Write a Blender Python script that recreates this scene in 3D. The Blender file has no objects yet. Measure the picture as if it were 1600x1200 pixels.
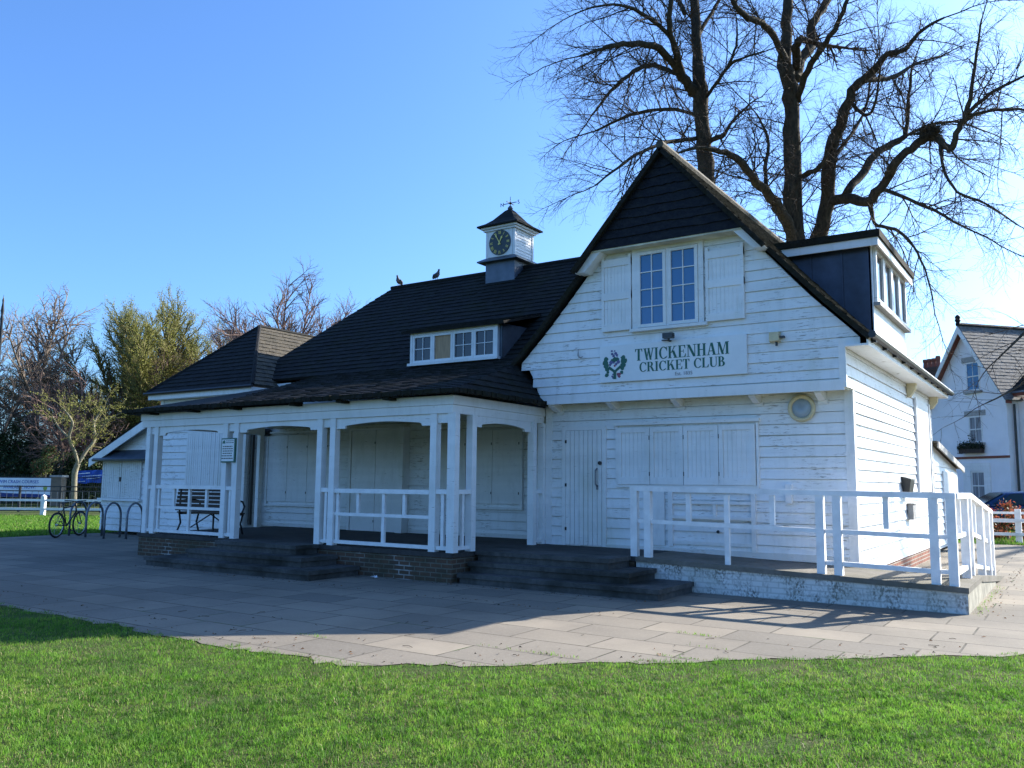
import bpy, math, random
import numpy as np
from mathutils import Vector, Matrix
R = math.radians
V3 = Vector
rnd = random.Random(7)
scene = bpy.context.scene
COL = scene.collection

# ------------------------------------------------------------------ camera
CAM = V3((2.9, -13.886, 1.6)); YAW, PIT, ROL, FPX = -.587, .116, .009, 1331.5
_cy, _sy, _cp, _sp = math.cos(YAW), math.sin(YAW), math.cos(PIT), math.sin(PIT)
_F = V3((_sy*_cp, _cy*_cp, _sp)); _r = V3((_cy, -_sy, 0)); _u = _r.cross(_F)
_cr, _sr = math.cos(ROL), math.sin(ROL)
_R = _r*_cr + _u*_sr; _U = _u*_cr - _r*_sr
RC = V3((_cy, -_sy, 0)); FC = V3((_sy, _cy, 0))
cd = bpy.data.cameras.new('camera'); cam = bpy.data.objects.new('camera', cd); COL.objects.link(cam)
cd.sensor_width = 36; cd.lens = FPX/1600*36; cd.clip_end = 3000; cd.clip_start = .1
mw = Matrix((( _R.x, _U.x, -_F.x, CAM.x), (_R.y, _U.y, -_F.y, CAM.y), (_R.z, _U.z, -_F.z, CAM.z), (0, 0, 0, 1)))
cam.matrix_world = mw
scene.camera = cam

def W(px, py, d):
    """surveyed place: bearing of the photograph and a distance in metres"""
    return CAM + (_F + _R*((px-800)/FPX) - _U*((py-600)/FPX))*d
def G(px, d, z=0.):
    p = W(px, 750, d); p.z = z
    return p

# ------------------------------------------------------------------ materials
MATS = {}
class NT:
    def __init__(s, name):
        s.m = bpy.data.materials.new(name); s.m.use_nodes = True
        s.t = s.m.node_tree; s.n = s.t.nodes; s.l = s.t.links
        s.b = s.n['Principled BSDF']; MATS[name] = s.m
        s.tc = s.n.new('ShaderNodeTexCoord').outputs['Object']
    def node(s, t, **k):
        n = s.n.new(t)
        for a, b in k.items():
            if a.startswith('i_'): n.inputs[a[2:].replace('_', ' ')].default_value = b
            else: setattr(n, a, b)
        return n
    def scale(s, v, sc):
        n = s.node('ShaderNodeMapping'); n.inputs['Scale'].default_value = sc
        s.l.new(v, n.inputs['Vector']); return n.outputs[0]
    def noise(s, sc=5, det=4, v=None, rough=.6, dist=0):
        n = s.node('ShaderNodeTexNoise'); n.inputs['Scale'].default_value = sc; n.inputs['Detail'].default_value = det
        n.inputs['Roughness'].default_value = rough; n.inputs['Distortion'].default_value = dist
        s.l.new(v or s.tc, n.inputs['Vector']); return n.outputs['Fac']
    def ramp(s, fac, stops):
        n = s.node('ShaderNodeValToRGB'); e = n.color_ramp.elements
        while len(e) > len(stops): e.remove(e[-1])
        while len(e) < len(stops): e.new(1)
        for k, (p, c) in enumerate(stops):
            e[k].position = p
            e[k].color = (c, c, c, 1) if isinstance(c, (int, float)) else (*c, 1)
        s.l.new(fac, n.inputs[0]); return n.outputs[0]
    def mix(s, fac, a, b, mode='MIX'):
        n = s.node('ShaderNodeMix', data_type='RGBA', blend_type=mode)
        for sock, val in ((n.inputs[0], fac), (n.inputs[6], a), (n.inputs[7], b)):
            if isinstance(val, (int, float)): sock.default_value = val
            elif isinstance(val, tuple): sock.default_value = (*val, 1)
            else: s.l.new(val, sock)
        return n.outputs[2]
    def math(s, op, a, b=0.):
        n = s.node('ShaderNodeMath', operation=op)
        for i, val in enumerate((a, b)):
            if isinstance(val, (int, float)): n.inputs[i].default_value = val
            else: s.l.new(val, n.inputs[i])
        return n.outputs[0]
    def color(s, c):
        if isinstance(c, tuple): s.b.inputs['Base Color'].default_value = (*c, 1)
        else: s.l.new(c, s.b.inputs['Base Color'])
    def rough(s, r, spec=None):
        if isinstance(r, (int, float)): s.b.inputs['Roughness'].default_value = r
        else: s.l.new(r, s.b.inputs['Roughness'])
        if spec is not None: s.b.inputs['Specular IOR Level'].default_value = spec
    def bump(s, h, strength=.3, dist=.02):
        n = s.node('ShaderNodeBump'); n.inputs['Strength'].default_value = strength; n.inputs['Distance'].default_value = dist
        s.l.new(h, n.inputs['Height']); s.l.new(n.outputs[0], s.b.inputs['Normal'])
    def wallmap(s):
        """(x+y, z) brick coordinates for upright walls"""
        a = s.node('ShaderNodeSeparateXYZ'); s.l.new(s.tc, a.inputs[0])
        b = s.node('ShaderNodeCombineXYZ'); s.l.new(s.math('ADD', a.outputs[0], a.outputs[1]), b.inputs[0])
        s.l.new(a.outputs[2], b.inputs[1]); return b.outputs[0]
    def brick(s, v, w, h, mortar, c1, c2, cm, bias=0., off=.5, smooth=.1):
        n = s.node('ShaderNodeTexBrick'); n.offset = off
        n.inputs['Scale'].default_value = 1; n.inputs['Brick Width'].default_value = w; n.inputs['Row Height'].default_value = h
        n.inputs['Mortar Size'].default_value = mortar; n.inputs['Bias'].default_value = bias; n.inputs['Mortar Smooth'].default_value = smooth
        for k, c in (('Color1', c1), ('Color2', c2), ('Mortar', cm)):
            if isinstance(c, tuple): n.inputs[k].default_value = (*c, 1)
            else: s.l.new(c, n.inputs[k])
        s.l.new(v, n.inputs['Vector']); return n.outputs['Color'], n.outputs['Fac']

def plain(name, c, rough=.6, vary=.25, sc=6, metal=0, spec=None, bump=0, bsc=40, stretch=None):
    t = NT(name); v = t.scale(t.tc, stretch) if stretch else None
    f = t.noise(sc, 5, v)
    d = tuple(x*(1-vary) for x in c); u = tuple(min(1, x*(1+vary)) for x in c)
    t.color(t.ramp(f, [(.3, d), (.7, u)])); t.rough(rough, spec); t.b.inputs['Metallic'].default_value = metal
    if bump: t.bump(t.noise(bsc, 4, v), bump, .01)
    return t.m

def white_paint(name, base=(.80, .80, .79), dirt=.5, flake=.62):
    t = NT(name)
    big = t.noise(.9, 5); fine = t.noise(9, 6, t.scale(t.tc, (1, 1, .25)))
    c = t.mix(t.ramp(big, [(.38, 0.), (.72, dirt)]), base, (.60, .60, .55))
    c = t.mix(t.math('MULTIPLY', t.ramp(fine, [(.5, 0.), (.8, 1.)]), .30), c, (.42, .41, .37))
    c = t.mix(t.ramp(t.noise(1.9, 1, t.scale(t.tc, (.12, .12, 3.1))), [(.40, 0.), (.60, .22)]), c, (.58, .59, .58))
    crack = t.noise(14, 8, t.scale(t.tc, (.35, .35, 3.5)), .7)
    patch = t.noise(1.7, 4)
    m = t.math('MULTIPLY', t.ramp(crack, [(flake, 0.), (flake+.04, 1.)]), t.ramp(patch, [(.45, 0.), (.58, 1.)]))
    c = t.mix(t.math('MULTIPLY', t.ramp(t.noise(1.3, 6, t.scale(t.tc, (1, 1, .4))), [(.56, 0.), (.72, 1.)]), .34), c, (.46, .49, .37))
    c = t.mix(t.math('MULTIPLY', m, .8), c, (.20, .17, .13))
    t.color(c); t.rough(.5, .35); t.bump(t.noise(30, 5, t.scale(t.tc, (.4, .4, 2))), .12, .01)
    return t.m
white_paint('white_paint', (.84, .84, .83), .35); white_paint('white_boards', (.84, .85, .85), .4, .565); white_paint('worn_white', (.74, .74, .72), .8, .56)

def slates(name, c1, c2, moss=.5, rough=.75):
    t = NT(name)
    f = t.noise(22, 4); g = t.noise(1.6, 5); h = t.noise(75, 3)
    c = t.ramp(f, [(.3, c1), (.7, c2)])
    c = t.mix(t.math('MULTIPLY', t.ramp(g, [(.45, 0.), (.7, 1.)]), moss), c, (.022, .024, .012))
    c = t.mix(t.ramp(h, [(.64, 0.), (.72, .6)]), c, (.075, .075, .065))
    c = t.mix(t.math('MULTIPLY', t.ramp(t.noise(5.5, 2, t.scale(t.tc, (1, 1, 2.2))), [(.45, 0.), (.62, 1.)]), .5), c, (.030, .030, .030))
    t.color(c); t.rough(rough, .12); t.bump(f, .5, .02); return t.m
slates('dark_slates', (.009, .010, .012), (.020, .020, .021), .35)
slates('mossy_slates', (.009, .010, .011), (.020, .020, .019), .6)
slates('sunlit_tiles', (.060, .053, .040), (.125, .108, .082), .25)  # paler copy of dark_slates, sunlight painted into the slopes facing the sun
slates('pale_slates', (.13, .13, .125), (.24, .23, .215), .25)
slates('black_boards', (.008, .009, .013), (.017, .018, .024), 0., .6)
slates('moss', (.010, .009, .007), (.028, .025, .017), .7, .95)

plain('lead_sheet', (.085, .105, .135), .42, .25, 3, .35)
plain('zinc_sheet', (.035, .045, .070), .4, .45, 2.2, .4)
plain('black_metal', (.012, .013, .016), .4, .2)
plain('black_plastic', (.016, .018, .02), .35, .2)
plain('galvanised_steel', (.17, .19, .22), .38, .2, 8, .75)
plain('dark_timber', (.050, .030, .021), .6, .3, 5)
plain('plywood', (.42, .27, .15), .7, .18, 6, stretch=(6, 6, .6))
plain('cream_paint', (.58, .50, .31), .6, .15)
plain('rail_white', (.80, .80, .79), .5, .12, 5, bump=.1)
plain('grey_stone', (.34, .33, .31), .8, .2, 9, bump=.3)
plain('soffit_cream', (.60, .57, .43), .7, .3, 2.5)
plain('brass_gold', (.62, .48, .14), .4, .1, 6, .5)
plain('clock_black', (.008, .018, .016), .35, .2)
plain('sign_white', (.74, .76, .76), .45, .06, 2)
plain('sign_green', (.010, .105, .070), .5, .15)
plain('sign_blue', (.10, .10, .24), .5, .2)
plain('sign_red', (.22, .05, .09), .5, .2)
plain('sign_grey', (.25, .26, .28), .5, .1)
plain('banner_white', (.80, .84, .88), .5, .12, .9)
plain('banner_blue', (.015, .09, .42), .5, .5, 1.6)
plain('banner_deep', (.010, .03, .18), .5, .3, 1.2)
plain('banner_lime', (.35, .45, .08), .5, .2)
plain('rubber', (.012, .012, .013), .7, .2)
plain('chrome', (.45, .46, .48), .2, .1, 5, .9)
plain('car_blue', (.010, .045, .13), .22, .08, 3, .35, .6)
plain('car_light', (.45, .02, .03), .25, .1)
plain('pigeon_grey', (.11, .115, .14), .7, .4, 30)
plain('pigeon_breast', (.26, .17, .17), .7, .2, 30)
plain('render_white', (.80, .80, .83), .75, .06, 1.1)
plain('soft_blue_wall', (.20, .30, .42), .6, .1)
plain('red_trim', (.20, .055, .030), .6, .25)
plain('frosted_glass', (.30, .36, .40), .25, .1, 2)
plain('curtain', (.24, .25, .27), .8, .5, 9, stretch=(1, 1, .05))
plain('soil', (.075, .058, .038), .95, .4, 7, bump=.5)
plain('paper_litter', (.75, .76, .78), .6, .1)

def bark(name, c1, c2):
    t = NT(name); v = t.scale(t.tc, (1, 1, .3)); f = t.noise(14, 6, v)
    t.color(t.ramp(f, [(.3, c1), (.7, c2)])); t.rough(.9, .2); t.bump(f, .6, .04); return t.m
bark('lime_bark', (.026, .021, .015), (.085, .070, .046))
bark('lime_twig', (.050, .036, .026), (.095, .066, .045))
bark('pale_bark', (.16, .14, .09), (.30, .27, .19))
bark('grey_bark', (.07, .06, .045), (.16, .14, .10))
bark('grey_twig', (.15, .12, .10), (.27, .215, .17))
bark('red_twig', (.13, .085, .075), (.23, .155, .13))
bark('olive_twig', (.11, .10, .045), (.19, .17, .07))

def leafmat(name, c1, c2, trans=.25):
    t = NT(name); f = t.noise(1.2, 3); g = t.noise(17, 2)
    c = t.mix(.5, t.ramp(f, [(.35, c1), (.65, c2)]), t.ramp(g, [(.35, c1), (.65, c2)]))
    t.color(c); t.rough(.6, .3)
    tr = t.node('ShaderNodeBsdfTranslucent'); t.l.new(c, tr.inputs[0])
    mx = t.node('ShaderNodeMixShader'); mx.inputs[0].default_value = trans
    t.l.new(t.b.outputs[0], mx.inputs[1]); t.l.new(tr.outputs[0], mx.inputs[2])
    t.l.new(mx.outputs[0], t.n['Material Output'].inputs[0]); return t.m
leafmat('evergreen_leaf', (.012, .022, .010), (.035, .055, .020))
leafmat('hedge_leaf', (.020, .045, .014), (.055, .10, .030))
leafmat('ivy_leaf', (.05, .10, .03), (.13, .19, .06))
leafmat('spring_leaf', (.17, .18, .035), (.33, .32, .08), .4)
leafmat('rusty_leaf', (.16, .07, .03), (.28, .15, .07), .3)
leafmat('red_leaf', (.30, .05, .03), (.55, .18, .08), .35)
leafmat('grass_blade', (.065, .185, .018), (.20, .39, .045), .55)
leafmat('dark_blade', (.04, .115, .012), (.10, .22, .022), .5)
leafmat('lush_blade', (.08, .20, .022), (.24, .37, .055), .55)
leafmat('dry_blade', (.22, .21, .09), (.34, .30, .14), .3)

def glass(name, c, rough=.06):
    t = NT(name); t.color(c); t.rough(rough, 1.0); t.b.inputs['Metallic'].default_value = 0.
    t.b.inputs['IOR'].default_value = 1.40 if name == 'sky_pane' else 1.33
    return t.m
glass('window_glass', (.008, .016, .03)); glass('car_glass', (.010, .025, .03)); glass('sky_pane', (.010, .12, .29))  # sky_pane: blue of the reflected sky painted into its base colour

# brickwork
t = NT('brown_brick'); bc, bf = t.brick(t.wallmap(), .225, .075, .010, (.13, .075, .05), (.085, .06, .045), (.16, .15, .12))
c = t.mix(t.ramp(t.noise(2.2, 5), [(.4, 0.), (.7, .75)]), bc, (.045, .048, .028))
eff = t.math('MULTIPLY', t.ramp(t.noise(1.3, 3), [(.60, 0.), (.68, .7)]), bf); c = t.mix(eff, c, (.5, .5, .48))
t.color(c); t.rough(.9, .2); t.bump(t.math('SUBTRACT', t.noise(40, 3), t.math('MULTIPLY', bf, 2.)), .5, .01)
t = NT('red_brick'); bc, bf = t.brick(t.wallmap(), .225, .075, .010, (.30, .11, .07), (.22, .085, .055), (.36, .33, .28))
t.color(t.mix(t.ramp(t.noise(4, 5), [(.45, 0.), (.7, .5)]), bc, (.12, .08, .06))); t.rough(.9, .2); t.bump(bf, -.4, .01)
t = NT('chimney_brick'); bc, bf = t.brick(t.wallmap(), .225, .075, .012, (.10, .04, .03), (.06, .03, .025), (.10, .09, .08))
t.color(bc); t.rough(.9, .2)
t = NT('pillar_brick'); bc, bf = t.brick(t.wallmap(), .225, .075, .012, (.22, .16, .11), (.17, .13, .09), (.2, .18, .15))
t.color(bc); t.rough(.9, .2)
t = NT('painted_brick'); bc, bf = t.brick(t.wallmap(), .225, .078, .010, (.72, .72, .69), (.63, .63, .60), (.55, .55, .52))
n1 = t.noise(4.6, 7, t.scale(t.tc, (1, 1, .7))); n2 = t.noise(34, 8, t.scale(t.tc, (1, 1, .7)))
fl = t.math('MULTIPLY', t.ramp(n1, [(.40, 0.), (.60, 1.)]), t.ramp(n2, [(.45, 0.), (.56, 1.)]))
c = t.mix(t.math('MULTIPLY', fl, .85), bc, (.085, .08, .065))
c = t.mix(t.ramp(t.noise(1.1, 4), [(.45, 0.), (.75, .55)]), c, (.42, .43, .34))
t.color(c); t.rough(.85, .2); t.bump(t.math('SUBTRACT', t.math('MULTIPLY', n2, -.6), bf), .5, .012)

plain('stained_whitewash', (.25, .235, .185), .9, .45, 5, bump=.5, bsc=25)
def concrete(name, c1, c2, stain, st):
    t = NT(name); f = t.noise(11, 6); g = t.noise(1.3, 5)
    c = t.mix(t.math('MULTIPLY', t.ramp(g, [(.42, 0.), (.68, 1.)]), st), t.ramp(f, [(.3, c1), (.7, c2)]), stain)
    t.color(c); t.rough(.9, .2); t.bump(t.noise(60, 4), .35, .01); return t.m
concrete('ramp_concrete', (.15, .135, .115), (.22, .20, .17), (.09, .09, .06), .6)
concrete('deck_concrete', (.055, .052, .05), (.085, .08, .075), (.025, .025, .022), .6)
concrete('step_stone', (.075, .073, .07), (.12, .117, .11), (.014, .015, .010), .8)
concrete('far_asphalt', (.13, .125, .13), (.19, .185, .19), (.1, .1, .1), .4)
concrete('far_paving', (.34, .32, .30), (.42, .40, .38), (.25, .24, .22), .5)

# paving slabs
t = NT('paving_slabs')
nz = t.noise(3, 2); wob = t.node('ShaderNodeVectorMath', operation='MULTIPLY_ADD')
t.l.new(t.node('ShaderNodeTexNoise').outputs['Color'], wob.inputs[0]); wob.inputs[1].default_value = (.05, .05, 0); t.l.new(t.tc, wob.inputs[2])
bc, bf = t.brick(wob.outputs[0], .92, .62, .011, (.275, .235, .18), (.175, .155, .126), (.035, .030, .02), off=.37)
c = t.mix(t.ramp(t.noise(1.2, 6), [(.36, 0.), (.72, .6)]), bc, (.15, .13, .105))
c = t.mix(t.math('MULTIPLY', t.ramp(t.noise(26, 5), [(.48, 0.), (.75, 1.)]), .35), c, (.30, .265, .22))
c = t.mix(t.math('MULTIPLY', t.ramp(t.noise(.7, 4), [(.54, 0.), (.66, 1.)]), t.ramp(t.noise(46, 4), [(.56, 0.), (.68, .75)])), c, (.10, .085, .06))
fade = t.math('MULTIPLY', bf, t.ramp(t.noise(2.3, 3), [(.40, .55), (.56, 0.)])); c = t.mix(fade, c, (.17, .15, .12))
gm = t.math('MULTIPLY', bf, t.ramp(t.noise(.9, 3), [(.60, 0.), (.66, .8)]))
c = t.mix(gm, c, (.04, .075, .018))
c = t.mix(t.math('MULTIPLY', t.ramp(t.noise(.33, 6), [(.47, 0.), (.62, 1.)]), .38), c, (.09, .08, .065))
t.color(c); t.rough(.88, .25); t.bump(t.math('SUBTRACT', t.math('MULTIPLY', t.noise(50, 4), .35), bf), .55, .012)

t = NT('lawn_soil'); f = t.noise(2.0, 6); g = t.noise(35, 4)
c = t.mix(t.ramp(f, [(.45, .1), (.72, .85)]), (.045, .080, .018), (.12, .092, .055))
t.color(t.mix(t.ramp(g, [(.4, 0.), (.7, .5)]), c, (.03, .05, .012))); t.rough(.95, .1); t.bump(g, .6, .03)

# ------------------------------------------------------------------ objects
ORG = {}
def tag(o, label, cat, group=None, kind=None):
    if label: o['label'] = label
    if cat: o['category'] = cat
    if group: o['group'] = group
    if kind: o['kind'] = kind
    return o
def thing(name, label, cat, loc=(0, 0, 0), group=None, rotz=0, local=False):
    o = bpy.data.objects.new(name, None); COL.objects.link(o); o.location = loc; o.rotation_euler = (0, 0, rotz)
    o.empty_display_size = .2
    ORG[o.name] = V3((0, 0, 0)) if local else V3(loc)
    return tag(o, label, cat, group)

class MB:
    def __init__(s): s.v = []; s.f = []; s.mi = []; s.m = 0
    def pt(s, p): s.v.append((p[0], p[1], p[2])); return len(s.v)-1
    def face(s, ids): s.f.append(tuple(ids)); s.mi.append(s.m)
    def poly(s, pts): s.face([s.pt(p) for p in pts])
    def box(s, x0, x1, y0, y1, z0, z1):
        i = len(s.v)
        for z in (z0, z1):
            for x, y in ((x0, y0), (x1, y0), (x1, y1), (x0, y1)): s.v.append((x, y, z))
        for q in ((3, 2, 1, 0), (4, 5, 6, 7), (0, 1, 5, 4), (1, 2, 6, 5), (2, 3, 7, 6), (3, 0, 4, 7)): s.face([i+k for k in q])
    def hexa(s, b, t):
        """solid between quad b and quad t (same winding, seen from t side anticlockwise)"""
        i = len(s.v); n = len(b)
        for p in list(b)+list(t): s.v.append(tuple(p))
        s.face([i+k for k in reversed(range(n))]); s.face([i+n+k for k in range(n)])
        for k in range(n): s.face([i+k, i+(k+1) % n, i+n+(k+1) % n, i+n+k])
    def bar(s, p, q, w, h, up=(0, 0, 1)):
        p = V3(p); q = V3(q); d = (q-p).normalized(); up = V3(up)
        if abs(d.dot(up)) > .98: up = V3((0, 1, 0))
        a = d.cross(up).normalized()*(w/2); b = a.cross(d).normalized()*(h/2)
        s.hexa([p-a-b, p+a-b, p+a+b, p-a+b][::-1], [q-a-b, q+a-b, q+a+b, q-a+b][::-1])
    def prism(s, pts, ext):
        e = V3(ext); s.hexa([V3(p) for p in pts], [V3(p)+e for p in pts])
    def tube(s, pts, rad, n=6, cap=True):
        pts = [V3(p) for p in pts]
        if isinstance(rad, (int, float)): rad = [rad]*len(pts)
        i0 = len(s.v); ref = None
        for k, p in enumerate(pts):
            d = (pts[min(k+1, len(pts)-1)]-pts[max(k-1, 0)])
            if d.length < 1e-9: d = V3((0, 0, 1))
            d.normalize()
            if ref is None:
                ref = d.cross(V3((0, 0, 1)) if abs(d.z) < .9 else V3((1, 0, 0))).normalized()
            else:
                ref = (ref-d*ref.dot(d))
                ref = ref.normalized() if ref.length > 1e-6 else d.orthogonal().normalized()
            b = d.cross(ref)
            for j in range(n):
                a = 2*math.pi*j/n; q = p+(ref*math.cos(a)+b*math.sin(a))*rad[k]
                s.v.append((q.x, q.y, q.z))
        for k in range(len(pts)-1):
            for j in range(n):
                a = i0+k*n+j; b2 = i0+k*n+(j+1) % n
                s.face((a, b2, b2+n, a+n))
        if cap:
            s.face([i0+j for j in reversed(range(n))]); s.face([i0+(len(pts)-1)*n+j for j in range(n)])
    def ring(s, c, ax, r, tr, n=24, m=6, a0=0, a1=360):
        """torus (or arc of it) round axis ax"""
        ax = V3(ax).normalized(); u = ax.orthogonal().normalized(); w = ax.cross(u)
        full = abs(a1-a0) >= 360
        pts = [V3(c)+(u*math.cos(R(a0+(a1-a0)*k/n))+w*math.sin(R(a0+(a1-a0)*k/n)))*r for k in range(n+(0 if full else 1))]
        if not full: s.tube(pts, tr, m); return
        i0 = len(s.v)
        for k, p in enumerate(pts):
            o = (p-V3(c)).normalized()
            for j in range(m):
                a = 2*math.pi*j/m; q = p+(o*math.cos(a)+ax*math.sin(a))*tr
                s.v.append(tuple(q))
        for k in range(n):
            for j in range(m):
                s.face((i0+k*m+j, i0+k*m+(j+1) % m, i0+((k+1) % n)*m+(j+1) % m, i0+((k+1) % n)*m+j))
    def lathe(s, prof, c, n=16, ax=(0, 0, 1)):
        ax = V3(ax).normalized(); u = ax.orthogonal().normalized(); w = ax.cross(u); i0 = len(s.v)
        for r, z in prof:
            for j in range(n):
                a = 2*math.pi*j/n; q = V3(c)+ax*z+(u*math.cos(a)+w*math.sin(a))*r
                s.v.append(tuple(q))
        for k in range(len(prof)-1):
            for j in range(n): s.face((i0+k*n+j, i0+k*n+(j+1) % n, i0+(k+1)*n+(j+1) % n, i0+(k+1)*n+j))
        s.face([i0+j for j in reversed(range(n))]); s.face([i0+(len(prof)-1)*n+j for j in range(n)])
    def build(s, name, mats, parent=None, smooth=False, label=None):
        if isinstance(mats, str): mats = [mats]
        me = bpy.data.meshes.new(name); o = bpy.data.objects.new(name, me); COL.objects.link(o)
        org = V3((0, 0, 0))
        if parent is not None:
            o.parent = parent; org = ORG.get(parent.name, org)
        ORG[o.name] = org
        nv = np.array(s.v, dtype=np.float32).reshape(-1, 3)-np.array(org, dtype=np.float32)
        ln = np.array([len(f) for f in s.f], dtype=np.int32); fl = np.array([i for f in s.f for i in f], dtype=np.int32)
        me.vertices.add(len(nv)); me.vertices.foreach_set('co', nv.ravel())
        me.loops.add(len(fl)); me.loops.foreach_set('vertex_index', fl)
        me.polygons.add(len(ln)); me.polygons.foreach_set('loop_start', np.concatenate(([0], np.cumsum(ln)[:-1])).astype(np.int32))
        me.polygons.foreach_set('loop_total', ln); me.polygons.foreach_set('material_index', np.array(s.mi, dtype=np.int32))
        for m in mats: me.materials.append(MATS[m])
        me.polygons.foreach_set('use_smooth', np.full(len(ln), bool(smooth)))
        me.update(calc_edges=True)
        if label: o['label'] = label
        return o
def boxes(name, mat, parent, *bs, label=None):
    m = MB()
    for b in bs: m.box(*b)
    return m.build(name, mat, parent, label=label)

def text_mesh(name, s, size, mat, parent, origin, ux, uz, align='CENTER', extr=.002, squash=1.0):
    """letters of the built-in font as a solid mesh lying in the plane (ux, uz)"""
    cu = bpy.data.curves.new('letters', 'FONT'); cu.body = s; cu.size = size; cu.extrude = extr; cu.align_x = align; cu.resolution_u = 3
    o = bpy.data.objects.new('letters', cu); COL.objects.link(o)
    dg = bpy.context.evaluated_depsgraph_get(); me = bpy.data.meshes.new_from_object(o.evaluated_get(dg))
    bpy.data.objects.remove(o); bpy.data.curves.remove(cu)
    m = MB(); ux = V3(ux); uz = V3(uz); n = ux.cross(uz); O = V3(origin)
    for v in me.vertices: m.pt(O+ux*(v.co.x*squash)+uz*v.co.y+n*v.co.z)
    for p in me.polygons: m.face(p.vertices)
    bpy.data.meshes.remove(me)
    return m.build(name, mat, parent)

# ---- weatherboards: every board is a wedge, thick at its lower edge
def boards(mb, plane, side, zs, left, right, t=.028, jit=.004, back=.03, gs=1.):
    for k in range(len(zs)-1):
        z0 = zs[k]+(rnd.uniform(-jit, jit) if k else 0); z1 = zs[k+1]-gs*rnd.choice((.005, .007, .009, .011, .014))
        d0 = t+rnd.uniform(-.004, .006); d1 = .004
        l0, r0, l1, r1 = left(z0), right(z0), left(z1), right(z1)
        if r0-l0 < .01: continue
        if r1 < l1: l1 = r1 = (l1+r1)/2
        if side == 'front': P = lambda u, d, z: (u, plane-d, z)
        elif side == 'right': P = lambda u, d, z: (plane+d, u, z)
        else: P = lambda u, d, z: (plane-d, -u, z)
        mb.hexa([P(l0, -back, z0), P(r0, -back, z0), P(r1, -back, z1), P(l1, -back, z1)],
                [P(l0, d0, z0), P(r0, d0, z0), P(r1, d1, z1), P(l1, d1, z1)])
def zr(a, b, step):
    n = max(1, round((b-a)/step)); return [a+(b-a)*i/n for i in range(n+1)]
def planks(mb, x0, x1, z0, z1, y, w=.09, t=.022, gap=.011, side='front'):
    n = max(1, round((x1-x0)/w)); w = (x1-x0)/n
    for i in range(n):
        a, b = x0+i*w+gap/2, x0+(i+1)*w-gap/2; tt = t+rnd.uniform(-.0025, .0025)
        if side == 'front': mb.box(a, b, y-tt, y+.004, z0, z1)
        else: mb.box(y-.004, y+tt, a, b, z0, z1)
    if side == 'front': mb.box(x0, x1, y-.008, y+.003, z0+.004, z1-.004)
    else: mb.box(y-.003, y+.008, x0, x1, z0+.004, z1-.004)
# ---- roof covering laid in lapped courses
def courses(mb, bl, br, tl, tr, rows, cols, lift=.02, thick=.07):
    bl, br, tl, tr = map(V3, (bl, br, tl, tr)); n = (br-bl).cross(tl-bl).normalized()
    W0 = max((br-bl).length, (tr-tl).length)
    for i in range(rows):
        a, b = i/rows, (i+1)/rows
        L0, R0, L1, R1 = bl.lerp(tl, a), br.lerp(tr, a), bl.lerp(tl, b), br.lerp(tr, b)
        wid = max((R0-L0).length, .01); nc = max(1, round(cols*wid/W0)); off = .5*(i % 2)
        us = [0.]+[(k+off)/nc for k in range(0 if off else 1, nc)]+[1.]
        for u0, u1 in zip(us[:-1], us[1:]):
            if u1-u0 < 1e-4: continue
            l = lift*rnd.uniform(.75, 1.35); sag = (tl-bl).normalized()*rnd.uniform(-.012, .004)
            p0, p1 = L0.lerp(R0, u0)+n*l+sag, L0.lerp(R0, u1)+n*l*rnd.uniform(.9, 1.1)+sag
            p2, p3 = L1.lerp(R1, u1)+n*.002, L1.lerp(R1, u0)+n*.002
            mb.poly([p0, p1, p2, p3]); mb.poly([p0-n*l, p1-n*l, p1, p0])
    mb.hexa([bl-n*thick, br-n*thick, tr-n*thick, tl-n*thick], [bl-n*.001, br-n*.001, tr-n*.001, tl-n*.001])
# ================================================================== CLUBHOUSE
club = thing('clubhouse', 'white weatherboarded sports clubhouse with dark tiled roofs, gabled wing, veranda and shutters', 'clubhouse', (-5, 2, 0))
inv = lambda v: (lambda z: v)
CX = -2.8                                   # centre line of the gabled wing
PROF = [(3.70, 3.36), (3.93, 3.12), (4.5, 2.55), (5.42, 1.72), (7.38, 0.)]
def half(z):
    for (z0, h0), (z1, h1) in zip(PROF[:-1], PROF[1:]):
        if z <= z1: return h0+(h1-h0)*(z-z0)/(z1-z0)
    return 0.
# ---- gabled wing: lower wall
m = MB(); boards(m, 0, 'front', zr(.47, 3.12, .176), inv(-5.45), inv(-.10))
m.build('lower_wall', 'white_boards', club)
boxes('wall_core', 'white_paint', club, (-5.45, -.03, .031, 8.27, .27, 3.9))
boxes('corner_board', 'white_paint', club, (-.105, .028, -.030, .10, .30, 3.085))
boxes('corner_board', 'white_paint', club, (-5.53, -5.40, -.030, .9, .48, 3.085))
# side wall
m = MB(); boards(m, 0, 'right', zr(.27, 3.10, .176), inv(.10), inv(8.30), gs=.35)
boards(m, 0, 'right', zr(3.10, 3.82, .176), inv(-.385), inv(8.30), gs=.35); m.build('side_wall', 'white_boards', club)
boxes('side_plinth', 'red_brick', club, (-.2, .006, 1.2, 8.32, -.05, .275))
boxes('corner_board', 'white_paint', club, (-.09, .030, 8.30, 8.36, .27, 3.82))
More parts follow.
